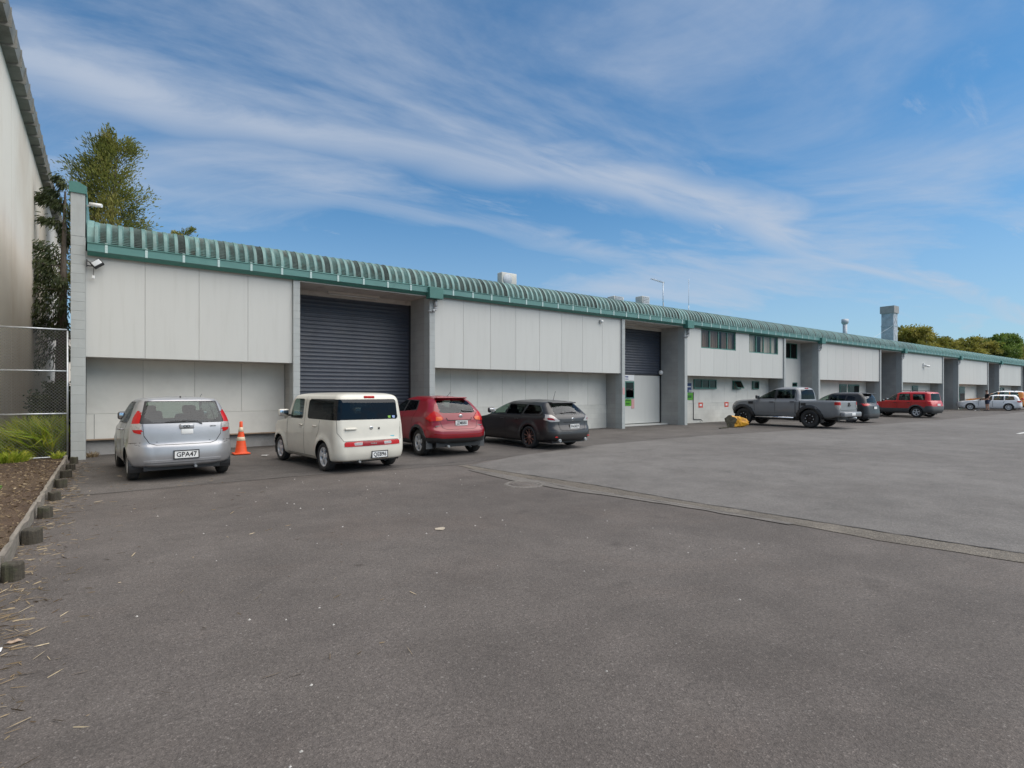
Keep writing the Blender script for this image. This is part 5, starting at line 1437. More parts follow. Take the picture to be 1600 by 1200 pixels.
sh.mask('windscreen', 'car_glass', 'front', poly([(-.72, 1.08), (.72, 1.08), (.58, 1.56), (-.58, 1.56)], .05))
finish(car, sh, 'paint_black'); add_wheels(car, 1.59, 2.70, .355, .22, .24, 'dark')
arch_liner(car, .91, 2.70, .355, .41); underbody(car, .85, -.8, 3.4, .22, .55, 1.59); interior(car, .8, 0, 2, .66, (1.45, .55), 1.0, 2.0)
rbox('spoiler', (1.1, .26, .04), (0, -.58, 1.60), .018, 'paint_black', car); plate(sh, car, .0, .82, '', .36, .13, False, .02)
mirrors(sh, car, 2.0, 1.10, .86, 'paint_black'); handle(sh, car, .5, .98, 'paint_black'); handle(sh, car, 1.3, .96, 'paint_black')

# red off-roader
car, sh = make_car('bright red boxy off-roader with grey lower cladding in the middle distance', 'car', (44.02, 12.95), -9.0, 'parked_car',
                   suv_keys(-.95, 3.48, 1.80, 1.73, 1.10, 1.05, -.72, .95, .32, 2.15, 1.35, .0), .055, 'paint_scarlet', 2.62, .355, .43, .03)
sh.mask('rear_window', 'car_glass', 'rear', poly([(-.60, 1.14), (.60, 1.14), (.53, 1.60), (-.53, 1.60)], .05))
for sx in (-1, 1):
    sh.mask('side_window', 'car_glass', 'side', poly([(2.12, 1.14), (1.24, 1.14), (1.2, 1.59), (1.50, 1.59)], .03), 0, sx)
    sh.mask('side_window', 'car_glass_mid', 'side', poly([(1.10, 1.14), (.36, 1.14), (.44, 1.59), (1.08, 1.59)], .04), 0, sx)
    sh.mask('side_window', 'car_glass_mid', 'side', poly([(.20, 1.17), (-.50, 1.17), (-.44, 1.57), (.28, 1.57)], .05), 0, sx)
    sh.mask('lower_cladding', 'trim_grey', 'side', poly([(4, .1), (-2, .1), (-2, .78), (-.55, .78), (-.42, .62), (3.0, .62), (3.2, .70), (4, .70)], 0), .006, sx)
    sh.mask('tail_lamp', 'lamp_red', 'rear', poly([(sx * .70, .84), (sx * 1.0, .84), (sx * 1.0, 1.12), (sx * .72, 1.12)], .01), .012, sx)
    sh.mask('tail_lamp', 'lamp_orange', 'side', poly([(-1.1, .84), (-.74, .84), (-.74, 1.10), (-1.1, 1.10)], .01), .012, sx)
sh.mask('bumper_cladding', 'trim_grey', 'rear', poly([(-1.2, .1), (1.2, .1), (1.2, .78), (-1.2, .74)], 0), .006)
sh.mask('windscreen', 'car_glass', 'front', poly([(-.72, 1.13), (.72, 1.13), (.60, 1.62), (-.60, 1.62)], .05))
finish(car, sh, 'paint_scarlet'); lip(sh, car, 2.62, .355, .43, 'trim_grey', .09, .02)
add_wheels(car, 1.55, 2.62, .36, .225, .225, 'five'); arch_liner(car, .89, 2.62, .355, .43); underbody(car, .85, -.8, 3.3, .30, .6, 1.55); interior(car, .8, 0, 2, .72, (1.5, .6), 1.05, 2.0)
plate(sh, car, 0, .86, '', .36, .13, False, .02); mirrors(sh, car, 2.0, 1.15, .86, 'trim_black'); handle(sh, car, .45, 1.0, 'trim_black'); handle(sh, car, 1.30, 1.0, 'trim_black')
for sx in (-1, 1):
    MB().path([(sx * .58, -.45, 1.70), (sx * .58, -.40, 1.78), (sx * .58, 1.0, 1.79), (sx * .58, 1.1, 1.71)], .016, 'trim_black', 6).build('roof_rail', car)
    for pts in ([(1.16, .5), (1.16, 1.6)], [(2.18, .6), (2.18, 1.1)], [(.28, 1.12), (.34, .8)]): sh.ribbon(pts, 'side', .014, .002, 'gap_dark', 'shut_line', car, sx)

# the pale tail of a hatch beyond it, and the wagons at the far end
def simple_wagon(label, cat, loc, yaw, L0, L1, W_, H_, belt, hood, mat, roof_r, wheel, cell=.07, gl='car_glass', clear=.22, wb=2.65, wr=.32, roofmat=None, side=None):
    car, sh = make_car(label, cat, loc, yaw, 'parked_car', suv_keys(L0, L1, W_, H_, belt, hood, roof_r, hood - .14, clear, 2.35, 1.3), cell, mat, wb, wr, wr + .05, .02)
    t = H_ - .13
    sh.mask('rear_window', gl, 'rear', poly([(-.58, belt + .05), (.58, belt + .05), (.48, t), (-.48, t)], .03))
    for sx in (-1, 1):
        sh.mask('side_window', gl, 'side', poly([(2.20, belt + .03), (1.15, belt + .03), (1.1, t), (1.42, t)], .03), 0, sx)
        sh.mask('side_window', gl, 'side', poly([(1.05, belt + .03), (.32, belt + .03), (.30, t), (1.0, t)], .03), 0, sx)
        sh.mask('side_window', gl, 'side', poly([(.24, belt + .04), (L0 + .55, belt + .06), (L0 + .62, t - .03), (.22, t)], .04), 0, sx)
        sh.mask('tail_lamp', 'lamp_red', 'rear', poly([(sx * .58, belt - .16), (sx * 1.0, belt - .16), (sx * 1.0, belt - .02), (sx * .55, belt - .02)], .01), .01, sx)
        sh.mask('tail_lamp', 'lamp_red', 'side', poly([(L0 - .2, belt - .16), (L0 + .36, belt - .14), (L0 + .42, belt - .04), (L0 - .2, belt - .02)], .01), .01, sx)
        sh.mask('head_lamp', 'lamp_clear', 'side', poly([(L1 + .1, hood - .22), (L1 - .42, hood - .12), (L1 - .40, hood - .06), (L1 + .1, hood - .10)], 0), .006, sx)
    sh.mask('windscreen', gl, 'front', poly([(-.70, belt + .06), (.70, belt + .06), (.56, t + .02), (-.56, t + .02)], .04))
    if roofmat: sh.mask('roof_panel', roofmat, 'top', poly([(-1.2, L0 - .2), (1.2, L0 - .2), (1.2, 1.5), (-1.2, 1.5)], 0))
    finish(car, sh, mat); add_wheels(car, W_ - .24, wb, wr, .2, wr * .68, wheel)
    arch_liner(car, W_ / 2 - .02, wb, wr, wr + .05); underbody(car, W_ / 2, L0 + .15, L1 - .2, clear - .02, .55, W_ - .24); interior(car, W_ / 2 * .88, 0, 2, .56, (1.4, .5), belt, 1.95)
    mirrors(sh, car, 1.98, belt + .04, W_ / 2 - .05, 'trim_black'); plate(sh, car, 0, .72, '', .36, .13, False, .02)
    for sx in (-1, 1):
        for pts in ([(1.1, .35), (1.1, belt)], [(2.1, .45), (2.1, belt)], [(.26, belt), (.38, .7)]): sh.ribbon(pts, 'side', .02, .002, 'gap_dark', 'shut_line', car, sx)
    return car, sh
simple_wagon('pale silver hatch whose tail shows just past the red off-roader', 'car', (46.6, 13.9), -6, -.75, 3.3, 1.72, 1.55, 1.0, .98, 'paint_silver', -.35, 'cap')
simple_wagon('white estate car parked nearly side-on in front of the man in black', 'car', (67.45, 13.25), 12.5, -.98, 3.75, 1.78, 1.49, .93, .93, 'paint_white', -.60, 'cap', .055, 'car_glass', .2, 2.7, .325)
car, sh = simple_wagon('orange off-roader with white roof and bars behind the white estate car', 'car', (71.2, 13.6), 10.0, -.95, 3.7, 1.85, 1.86, 1.15, 1.12, 'paint_orange', -.75, 'five', .07, 'car_glass', .3, 2.7, .36, 'paint_white')
for f in (-.1, .95):
    MB().tube((-.72, f, 1.90), (.72, f, 1.90), .025, 'trim_black', 6).build('roof_bar', car)
simple_wagon('rust orange hatch showing only its roof behind the bonnet of the white estate', 'car', (74.2, 14.6), 4, -.7, 3.1, 1.7, 1.45, .95, .93, 'paint_rust', -.35, 'cap', .08)
simple_wagon('white hatch cut off by the right edge of the picture', 'car', (74.6, 13.1), 8.0, -.7, 3.4, 1.75, 1.52, 1.0, .98, 'paint_white', -.35, 'cap', .07)
# ------------------------------------------------------------------ timber kerb
pm('old_timber', (0.20, 0.175, 0.145), 0.9, var=.3, vscale=3, vstretch=(12, 1, 12), dirt=(0.09, .10, .06), dirt_amt=.7, dscale=3, bump=.6, bscale=30, world=True)
pm('peg_wood', (0.052, 0.044, 0.032), 0.95, var=.35, vscale=14, vstretch=(3, 3, .5), dirt=(0.06, .075, .03), dirt_amt=.7, dscale=6, bump=.8, bscale=40, world=True)
kb = thing('timber_kerb', 'weathered timber edging with round pegs between the mulch bed and the asphalt', 'kerb', (-.75, 11, 0))
def jag(name, x0, x1, y0, y1, z0, z1, mat, n=14, j=.008, seed=0, parent=None, dz=0.0):
    rnd = random.Random(seed); vs, fs = [], []
    for i in range(n + 1):
        y = y0 + (y1 - y0) * i / n; zz_ = dz * i / n
        ox = rnd.uniform(-j, j)
        vs += [(x0 + ox, y, z0), (x1 + ox, y, z0), (x1 + ox + rnd.uniform(-j, j), y, z1 + zz_ + rnd.uniform(-j, j)), (x0 + ox + rnd.uniform(-j, j), y, z1 + zz_ + rnd.uniform(-j, j))]
        if i:
            a, b = 4 * i - 4, 4 * i
            for k in range(4): fs.append((a + k, a + (k + 1) % 4, b + (k + 1) % 4, b + k))
    fs += [(0, 1, 2, 3), (4 * n + 3, 4 * n + 2, 4 * n + 1, 4 * n)]
    return MB().raw(vs, fs, mat).build(name, parent)
for i, (a, b) in enumerate(((3.2, 6.78), (6.80, 9.9), (9.92, 13.2), (13.22, 16.95))):
    p = jag('plank', -.80 + .01 * i, -.755 + .012 * i, a, b, -.02, .155, 'old_timber', seed=i, parent=kb); p.location = (.75, -11, 0)
for i, (x, y) in enumerate([(-.665, 5.0), (-.660, 6.50), (-.650, 7.98), (-.640, 9.5), (-.630, 10.95), (-.62, 12.35), (-.61, 13.7), (-.60, 15.0), (-.59, 16.3)]):
    rnd = random.Random(i); r = .084 + rnd.uniform(-.008, .010); h = .142 + rnd.uniform(-.015, .015)
    mb = MB(); n = 18; vs = []
    for (rr, z) in ((r * 1.02, -.02), (r, h * .5), (r * .98, h - .012), (r * .90, h), (r * .5, h - .004)):
        for k in range(n):
            t = 2 * math.pi * k / n; q = rr * (1 + .05 * math.sin(5 * t + i) + .03 * math.sin(9 * t + 2 * i))
            vs.append((q * math.cos(t), q * math.sin(t), z + (.006 * math.sin(3 * t + i) if z > .05 else 0)))
    fs = [(j * n + k, j * n + (k + 1) % n, (j + 1) * n + (k + 1) % n, (j + 1) * n + k) for j in range(4) for k in range(n)] + [tuple(4 * n + k for k in range(n))]
    pg = mb.raw(vs, fs, 'peg_wood').build('peg', kb); pg.location = (x + .75, y - 11, 0)

# ------------------------------------------------------------------ chain-link gate
pm('wire', (0.36, 0.36, 0.35), 0.6, 0.2)
gt = thing('chain_link_gate', 'galvanised chain-link gate with four rails closing the gap beside the end wall', 'gate', (-1.4, 17.12, 0))
def gbar(name, p, q, r=.021): return MB().tube(p, q, r, 'galv', 8).build(name, gt)
gbar('stile', (.66, 0, .10), (.66, 0, 3.16)); gbar('stile', (-.80, 0, .10), (-.80, 0, 3.19))
for z in (.105, 1.15, 2.18, 3.185): gbar('rail', (.655, 0, z), (-.80, 0, z))
mb = MB(); sp_ = .072; x0, x1, z0, z1 = -.79, .65, .12, 3.17
k = z0 - (x1 - x0)
c = -(x1 - x0)
while c < (z1 - z0):
    for s_ in (1, -1):
        a0 = max(0, -c); a1 = min(x1 - x0, (z1 - z0) - c)
        if a1 > a0:
            if s_ > 0: p, q = (x0 + a0, -.004, z0 + c + a0), (x0 + a1, -.004, z0 + c + a1)
            else: p, q = (x1 - a0, .004, z0 + c + a0), (x1 - a1, .004, z0 + c + a1)
            mb.tube(p, q, .0020, 'wire', 3, caps=False)
    c += sp_
o = mb.build('chain_link', gt)
for z in (1.15, 2.18):
    for i in range(12): MB().tube((-.75 + i * .12, -.024, z - .024), (-.72 + i * .12, -.024, z + .024), .004, 'galv', 4).build('tie_wire', gt)

# ------------------------------------------------------------------ vegetation
def leaf_mat(name, c1, c2, c3, trans=.25):
    m = bpy.data.materials.new(name); m.use_nodes = True
    t = m.node_tree; t.nodes.clear(); LL = t.links.new
    at = nn(t, 'ShaderNodeAttribute', attribute_name='tone')
    rp = ramp(t, [(0.0, c1), (0.5, c2), (1.0, c3)], at.outputs['Fac'])
    d = nn(t, 'ShaderNodeBsdfPrincipled'); d.inputs['Roughness'].default_value = .55; LL(rp.outputs[0], d.inputs['Base Color'])
    d.inputs['Specular IOR Level'].default_value = .3
    tr = nn(t, 'ShaderNodeBsdfTranslucent'); LL(rp.outputs[0], tr.inputs[0])
    mx_ = nn(t, 'ShaderNodeMixShader'); mx_.inputs[0].default_value = trans; LL(d.outputs[0], mx_.inputs[1]); LL(tr.outputs[0], mx_.inputs[2])
    o = nn(t, 'ShaderNodeOutputMaterial'); LL(mx_.outputs[0], o.inputs[0])
    MATS[name] = m
leaf_mat('conifer', (0.07, 0.09, 0.02), (0.19, 0.205, 0.045), (0.36, 0.31, 0.10), .4)
leaf_mat('conifer_dark', (0.02, 0.032, 0.014), (0.05, 0.068, 0.024), (0.10, 0.11, 0.04))
leaf_mat('broadleaf', (0.10, 0.11, 0.02), (0.25, 0.245, 0.045), (0.42, 0.36, 0.09), .4)
leaf_mat('broadleaf_green', (0.05, 0.09, 0.018), (0.14, 0.22, 0.04), (0.26, 0.32, 0.075), .4)
leaf_mat('flax', (0.12, 0.20, 0.02), (0.31, 0.40, 0.045), (0.55, 0.50, 0.09), .4)
leaf_mat('weed', (0.07, 0.15, 0.03), (0.16, 0.26, 0.06), (0.3, 0.4, 0.14))
leaf_mat('straw', (0.09, 0.06, 0.035), (0.24, 0.175, 0.10), (0.46, 0.37, 0.24), .05)
pm('bark', (0.10, 0.080, 0.062), 0.95, var=.35, vscale=8, vstretch=(4, 4, .6), bump=.8, bscale=25)
def cards(name, P, D, ln, wd, tone, mat, rng, parent=None, bend=.0):
    """P positions, D directions (unit), ln/wd sizes, tone 0..1; each leaf a bent two-quad blade"""
    n = len(P)
    U = rng.normal(size=(n, 3)); S_ = np.cross(D, U); S_ /= np.linalg.norm(S_, axis=1)[:, None] + 1e-9
    Nn = np.cross(S_, D)
    A = P - S_ * wd[:, None] * .35; B = P + S_ * wd[:, None] * .35
    Mm = P + D * ln[:, None] * .55 + Nn * (ln * bend)[:, None]
    C = Mm + S_ * wd[:, None] * .5; E_ = Mm - S_ * wd[:, None] * .5
    T = P + D * ln[:, None] - np.array([0, 0, 1]) * (ln * bend * 1.2)[:, None]
    V = np.stack([A, B, C, E_, T], 1).reshape(-1, 3)
    b = np.arange(n) * 5
    me = bpy.data.meshes.new(name)
    me.vertices.add(n * 5); me.vertices.foreach_set('co', V.ravel())
    li = np.stack([b, b + 1, b + 2, b + 3, b + 3, b + 2, b + 4], 1).ravel()
    me.loops.add(n * 7); me.loops.foreach_set('vertex_index', li)
    st = np.stack([np.arange(n) * 7, np.arange(n) * 7 + 4], 1).ravel(); me.polygons.add(n * 2)
    me.polygons.foreach_set('loop_start', st); me.polygons.foreach_set('loop_total', np.tile([4, 3], n))
    at = me.attributes.new('tone', 'FLOAT', 'POINT'); at.data.foreach_set('value', np.repeat(np.clip(tone, 0, 1), 5))
    me.materials.append(MATS[mat]); me.update(calc_edges=True); me.validate()
    return link(name, me, parent)
def unit(a): return a / (np.linalg.norm(a, axis=1)[:, None] + 1e-9)
def trunk_mesh(segs, mat='bark', n=8):
    mb = MB()
    for (p, q, r0, r1) in segs: mb.tube(p, q, r0, mat, n, r1, caps=False)
    return mb
def blob_tree(label, loc, clumps, leaves, size, mat, seed, trunk_h, tr=.22, group=None, name='tree', dirbias=(0, 0, .25), trunk_xy=(0, 0)):
    """clumps: (x,y,z,rx,ry,rz) relative; leaves spread in clump shells with gaps"""
    rng = np.random.default_rng(seed)
    t = thing(name, label, 'tree', loc, group=group)
    tx, ty = trunk_xy
    segs = [((tx, ty, -.1), (tx, ty, trunk_h * .5), tr, tr * .8), ((tx, ty, trunk_h * .5), (tx * .6, ty * .6, trunk_h), tr * .8, tr * .5)]
    Ps, Ds, Ts = [], [], []
    for (x, y, z, rx, ry, rz) in clumps:
        segs.append(((tx * .6, ty * .6, min(trunk_h, max(1, z - 1.2 * abs(rz)))), (x, y, z), tr * .38, tr * .10))
        n = int(leaves * (rx * ry * rz) ** .6)
        sub = max(6, n // 60)
        c = unit(rng.normal(size=(sub, 3))) * rng.uniform(.35, 1.0, (sub, 1)) ** .6
        ci = rng.integers(0, sub, n)
        q = c[ci] + rng.normal(size=(n, 3)) * .15
        d = unit(c[ci] * .8 + rng.normal(size=(n, 3)) * .5 + np.array(dirbias))
        Ps.append(q * [rx, ry, rz] + [x, y, z]); Ds.append(d)
        Ts.append(.5 + .18 * rng.normal(size=sub)[ci] + .10 * rng.normal(size=n))
    P = np.concatenate(Ps); D = np.concatenate(Ds); T = np.concatenate(Ts)
    ln = size * rng.uniform(.6, 1.3, len(P))
    trunk_mesh(segs).build('trunk', t)
    cards('crown', P, D, ln, ln * .38, T, mat, rng, t, .12)
    return t
# tall conifer in the gap between the two buildings: sprays along upswept limbs
def conifer(label, loc, H, spread, nl, seed, mat, lean=(0, 0), z0=.35, droop=.0):
    rng = np.random.default_rng(seed)
    t = thing('conifer_tree', label, 'tree', loc)
    segs = [((0, 0, -.1), (lean[0] * .3, lean[1] * .3, H * .4), .24, .17), ((lean[0] * .3, lean[1] * .3, H * .4), (lean[0], lean[1], H * .96), .17, .03)]
    Ps, Ds, Ts = [], [], []
    for i in range(nl):
        u = z0 + (1 - z0) * (i + rng.uniform(0, 1)) / nl
        base = np.array([lean[0] * u, lean[1] * u, H * u])
        a = rng.uniform(0, 2 * math.pi)
        prof = math.sin(min(1, (1.06 - u) / (1.06 - z0)) * math.pi * .62) ** .8
        Ln = spread * prof * rng.uniform(.55, 1.1) + .25
        el = rng.uniform(.25, .75) + (u - z0) * .5 - droop
        d = np.array([math.cos(a) * math.cos(el), math.sin(a) * math.cos(el), math.sin(el)])
        tip = base + d * Ln
        segs.append((tuple(base), tuple(tip), .045 * (1.2 - u), .008))
        lt = rng.normal(0, .16)
        m = int(110 + 170 * Ln)
        s = rng.uniform(.25, 1.05, m) ** .8
        off = rng.normal(size=(m, 3)) * (.10 + .20 * (1 - np.abs(s - .6)))[:, None] * Ln * .55
        p = base + d * Ln * s[:, None] + off
        dd = unit(d * .9 + off * 1.2 / max(.3, Ln) + rng.normal(size=(m, 3)) * .35 + np.array([0, 0, .35 - droop * 1.5]))
        Ps.append(p); Ds.append(dd); Ts.append(.5 + lt + .13 * rng.normal(size=m))
    P = np.concatenate(Ps); D = np.concatenate(Ds); T = np.concatenate(Ts)
    trunk_mesh(segs).build('trunk', t)
    ln = rng.uniform(.07, .21, len(P))
    cards('crown', P, D, ln, ln * .26, T, mat, rng, t, .10)
    return t
conifer('tall olive green conifer standing behind the end wall above the roof', (-0.2, 33.5, 0), 13.9, 2.25, 92, 5, 'conifer', (0.65, 0), .42)
conifer('dark drooping conifer in the gap between the tall neighbour and the end wall', (-1.45, 28.5, 0), 10.2, 1.25, 40, 11, 'conifer_dark', (.15, 0), .34, .9)
conifer('small conifer tip just showing above the roof edge right of the tall conifer', (2.6, 30.5, 0), 9.2, .75, 20, 8, 'conifer', (0.4, 0), .74)
# dark shrub and flax inside the gate
rng = np.random.default_rng(3)
sb = thing('shrub', 'dark leafy shrub behind the chain-link gate', 'shrub', (-1.25, 20.0, .08))
n = 5200
c = unit(rng.normal(size=(40, 3))) * rng.uniform(.3, 1, (40, 1)); ci = rng.integers(0, 40, n)
P = (c[ci] + rng.normal(size=(n, 3)) * .16) * [.62, .8, .85] + [.15, 0, 1.05]; P[:, 2] = np.maximum(P[:, 2], .05)
D = unit(c[ci] + rng.normal(size=(n, 3)) * .6)
cards('foliage', P, D, rng.uniform(.06, .14, n), rng.uniform(.04, .07, n), .4 + .2 * rng.normal(size=n), 'conifer_dark', rng, sb, .1)
trunk_mesh([((0, 0, -.1), (.1 * k, .08 * (k - 2), .9), .03, .012) for k in range(-2, 3)]).build('stem', sb)
def tussock(label, loc, n, H, rad, seed, mat='flax', name='grass_clump', wdt=.018, cat='plant', leanx=0.0, xmax=None):
    rng = np.random.default_rng(seed)
    t = thing(name, label, cat, loc)
    a = rng.uniform(0, 2 * math.pi, n); r = rad * np.sqrt(rng.uniform(0, 1, n))
    P = np.stack([r * np.cos(a), r * np.sin(a), np.zeros(n)], 1)
    el = rng.uniform(.75, 1.45, n)
    D = np.stack([np.cos(a) * np.cos(el) + leanx, np.sin(a) * np.cos(el), np.sin(el)], 1); D = unit(D + rng.normal(size=(n, 3)) * .12)
    ln = H * rng.uniform(.45, 1.1, n)
    if xmax is not None:
        k = (P[:, 0] + D[:, 0] * ln + .03) < xmax - loc[0]; P, D, ln = P[k], D[k], ln[k]; n = len(P)
    cards('blades', P, D, ln, np.full(n, wdt), .5 + .22 * rng.normal(size=n) + .15 * (ln / H - .7), mat, rng, t, .14)
    return t
tussock('bright green clump of tall grass behind the gate next to the end wall', (-1.08, 17.75, .08), 1500, 1.3, .26, 21, wdt=.032, leanx=-.15, xmax=-.72)
tussock('yellow green tall grass in the middle of the gap behind the gate', (-1.35, 18.2, .08), 1300, 1.25, .36, 22, wdt=.03, xmax=-.72)
tussock('sprawling green grass clump at the left behind the gate', (-1.75, 17.75, .08), 700, .7, .36, 23, wdt=.026)
tussock('low green grass creeping under the gate at the left edge', (-1.78, 16.75, .08), 420, .34, .34, 24, wdt=.024)
tussock('small tuft of grass at the foot of the gate stile', (-.92, 16.9, .08), 70, .26, .08, 25)
tussock('patch of pale green weeds in the mulch bed', (-1.62, 12.1, .085), 420, .09, .25, 26, 'weed', 'weed_patch', .03)
tussock('tuft of dry weeds at the corner of the end wall by the silver hatchback', (-.28, 17.7, .0), 130, .2, .12, 27, 'straw', 'weed_tuft', .014)
# pipe lying in the grass
o = MB().tube((-2.15, 17.9, .30), (-1.55, 18.5, .40), .075, 'pvc_grey', 14).tube((-1.60, 18.45, .392), (-1.52, 18.53, .405), .09, 'pvc_grey', 14).build('drain_pipe')
tag(o, 'grey plastic drain pipe lying in the grass behind the gate', 'pipe')
# far trees above the far roof
rngT = random.Random(5)
for i, (x, y, sz, mt, lab) in enumerate(((150, 46, 1.08, 'broadleaf', 'olive tree beyond the roof just right of the big square duct'),
                                  (166, 47, 1.06, 'broadleaf', 'yellow green spreading tree in the middle of the far tree line'),
                                  (184, 46, 1.13, 'broadleaf', 'second spreading tree from the right edge of the far tree line'),
                                  (200, 42, 1.20, 'broadleaf_green', 'bright green tree at the right end of the far tree line'),
                                  (226, 48, 1.36, 'broadleaf', 'pale olive tree behind the bright green one at the right edge'),
                                  (139, 52, .95, 'broadleaf_green', 'dark green tree half hidden by the big square duct'))):
    r_ = random.Random(40 + i); cl = []
    for k in range(11):
        a = r_.uniform(0, 6.28); rr = r_.uniform(1.5, 7.5) * sz
        cl.append((rr * math.cos(a), rr * math.sin(a) * .8, (12.6 - .22 * rr + r_.uniform(-1.8, 1.8)) * sz, r_.uniform(2.0, 3.4) * sz, r_.uniform(2, 3) * sz, r_.uniform(1.0, 1.9) * sz))
    for k in range(5):
        a = r_.uniform(0, 6.28); cl.append((4 * math.cos(a) * sz, 3 * math.sin(a) * sz, 9.2 * sz + r_.uniform(-1, 1), 2.6, 2.6, 1.6))
    blob_tree(lab, (x, y, 0), cl, 330, .62, mt, 60 + i, 8.5 * sz, .35, 'trees beyond the far roof')

# ------------------------------------------------------------------ litter and mulch
rng = np.random.default_rng(9)
n = 5200
P = np.stack([-.82 - np.abs(rng.normal(0, 1.1, n)), rng.uniform(3.2, 17.0, n), np.full(n, .088)], 1); P = P[P[:, 0] > -4.5]; n = len(P)
a = rng.uniform(0, 6.28, n); D = unit(np.stack([np.cos(a), np.sin(a), rng.uniform(0, .35, n)], 1))
ln = rng.uniform(.015, .06, n)
o = cards('mulch_chips', P, D, ln, ln * rng.uniform(.15, .45, n), .30 + .28 * rng.normal(size=n), 'straw', rng); tag(o, 'brown bark chips and dry leaves covering the garden bed', 'mulch', kind='stuff')
n = 1500
yy = rng.uniform(3.0, 16.5, n)
P = np.stack([-.72 + np.abs(rng.normal(0, .22, n)), yy, np.full(n, .006)], 1)
far = rng.uniform(0, 1, n) < .10; P[far, 0] = rng.uniform(-.7, 2.2, far.sum())
a = rng.uniform(0, 6.28, n); D = unit(np.stack([np.cos(a), np.sin(a), rng.uniform(0, .12, n)], 1))
ln = rng.uniform(.02, .13, n)
o = cards('leaf_litter', P, D, ln, np.minimum(ln * .2, rng.uniform(.004, .010, n)), .45 + .3 * rng.normal(size=n), 'straw', rng); tag(o, 'dry needles and twigs scattered on the asphalt along the kerb', 'litter', kind='stuff')
# small pale stones lying about
mb = MB(); r_ = random.Random(2); MATS['stone_pale'] = pm('stone_pale', (0.40, 0.38, 0.35), .9, var=.2, vscale=20)
for i in range(90):
    x, y = r_.uniform(-.3, 6), r_.uniform(2.2, 11); s_ = r_.uniform(.005, .014)
    vs = [(x + s_ * math.cos(k * 1.2566 + i) * r_.uniform(.7, 1.2), y + s_ * math.sin(k * 1.2566 + i) * r_.uniform(.7, 1.2), .0) for k in range(5)] + [(x, y, s_ * .8)]
    mb.raw(vs, [(k, (k + 1) % 5, 5) for k in range(5)], 'stone_pale')
o = mb.build('pebbles'); tag(o, 'small pale stones scattered over the old asphalt', 'gravel', kind='stuff')
def scrap(name, label, cat, x, y, r, mat, seed, z=.006, curl=.02):
    rnd = random.Random(seed); n = 9
    vs = [(x + r * math.cos(6.283 * k / n) * rnd.uniform(.5, 1.2), y + r * math.sin(6.283 * k / n) * rnd.uniform(.4, 1.0), z + rnd.uniform(0, curl)) for k in range(n)] + [(x, y, z + curl * .4)]
    vs += [(a, b, c + .0015) for (a, b, c) in vs]
    fs = [(k, (k + 1) % n, n) for k in range(n)] + [(n + 1 + (k + 1) % n, n + 1 + k, 2 * n + 1) for k in range(n)] + [(k, n + 1 + k, n + 1 + (k + 1) % n, (k + 1) % n) for k in range(n)]
    o = MB().raw(vs, fs, mat).build(name); tag(o, label, cat); return o
scrap('paper_scrap', 'torn scrap of white paper on the asphalt at the left edge', 'paper', -.56, 4.75, .055, 'plate_white', 1)
scrap('fallen_leaf', 'curled brown leaf beside the white paper scrap', 'leaf', -.48, 4.85, .035, 'rust_stain', 2)
MATS['pale_spot'] = pm('pale_spot', (0.36, 0.31, 0.24), .9, var=.3, vscale=30)
scrap('dried_mortar_spot', 'pale spot of dried mortar on the old asphalt in the open yard', 'stain', 3.25, 5.83, .075, 'pale_spot', 5, .004, .006)
scrap('paper_scrap', 'small white rag on the asphalt in front of the cream wagon', 'paper', 3.35, 15.3, .10, 'plate_white', 6, .014)
scrap('paper_scrap', 'white litter lying in front of the white estate car', 'paper', 63.4, 14.6, .28, 'plate_white', 7, .014, .2)

# ------------------------------------------------------------------ manhole, cone, log
pm('cast_iron', (0.115, 0.098, 0.085), 0.7, .2, var=.25, vscale=12, bump=.4, bscale=50)
mh_ = thing('manhole_cover', 'round cast iron manhole cover in the asphalt beside the seam', 'manhole cover', (6.06, 7.78, .004))
MB().lathe([(.0, .004), (.26, .004), (.272, -.004)], 'cast_iron', 36).build('lid', mh_)
MB().lathe([(.285, -.002), (.29, .008), (.35, .008), (.37, -.004)], 'seam_patch', 40).build('frame', mh_)
MB().lathe([(.13, .004), (.135, .009), (.16, .009), (.165, .004)], 'cast_iron', 36).lathe([(.21, .004), (.215, .009), (.23, .009), (.235, .004)], 'cast_iron', 36).build('ring_rib', mh_)
pm('cone_orange', (0.72, 0.075, 0.012), 0.5, var=.08, vscale=5, dirt=(0.25, .08, .03), dirt_amt=.5, dscale=7)
pm('cone_band', (0.62, 0.52, 0.38), 0.5, var=.2, vscale=9)
cn = thing('traffic_cone', 'orange traffic cone with two pale bands between the silver hatchback and the cream wagon', 'traffic cone', (2.92, 16.1, .013))
link('base', bevelled(MB().box(-.20, .20, -.20, .20, 0, .04, 'cone_orange'), .012, 2), cn)
MB().lathe([(.165, .04), (.145, .08), (.105, .36), (.088, .46), (.060, .62), (.043, .74), (.040, .86), (.028, .875), (.0, .872)], 'cone_orange', 24).build('body', cn)
for (za_, zb_) in ((.36, .46), (.60, .72)):
    ra = np.interp(za_, [.08, .36, .46, .62, .74], [.145, .105, .088, .060, .043]) + .003; rb = np.interp(zb_, [.08, .36, .46, .62, .74], [.145, .105, .088, .060, .043]) + .003
    MB().lathe([(ra - .003, za_), (ra, za_ + .002), (rb, zb_ - .002), (rb - .003, zb_)], 'cone_band', 24).build('reflective_band', cn)
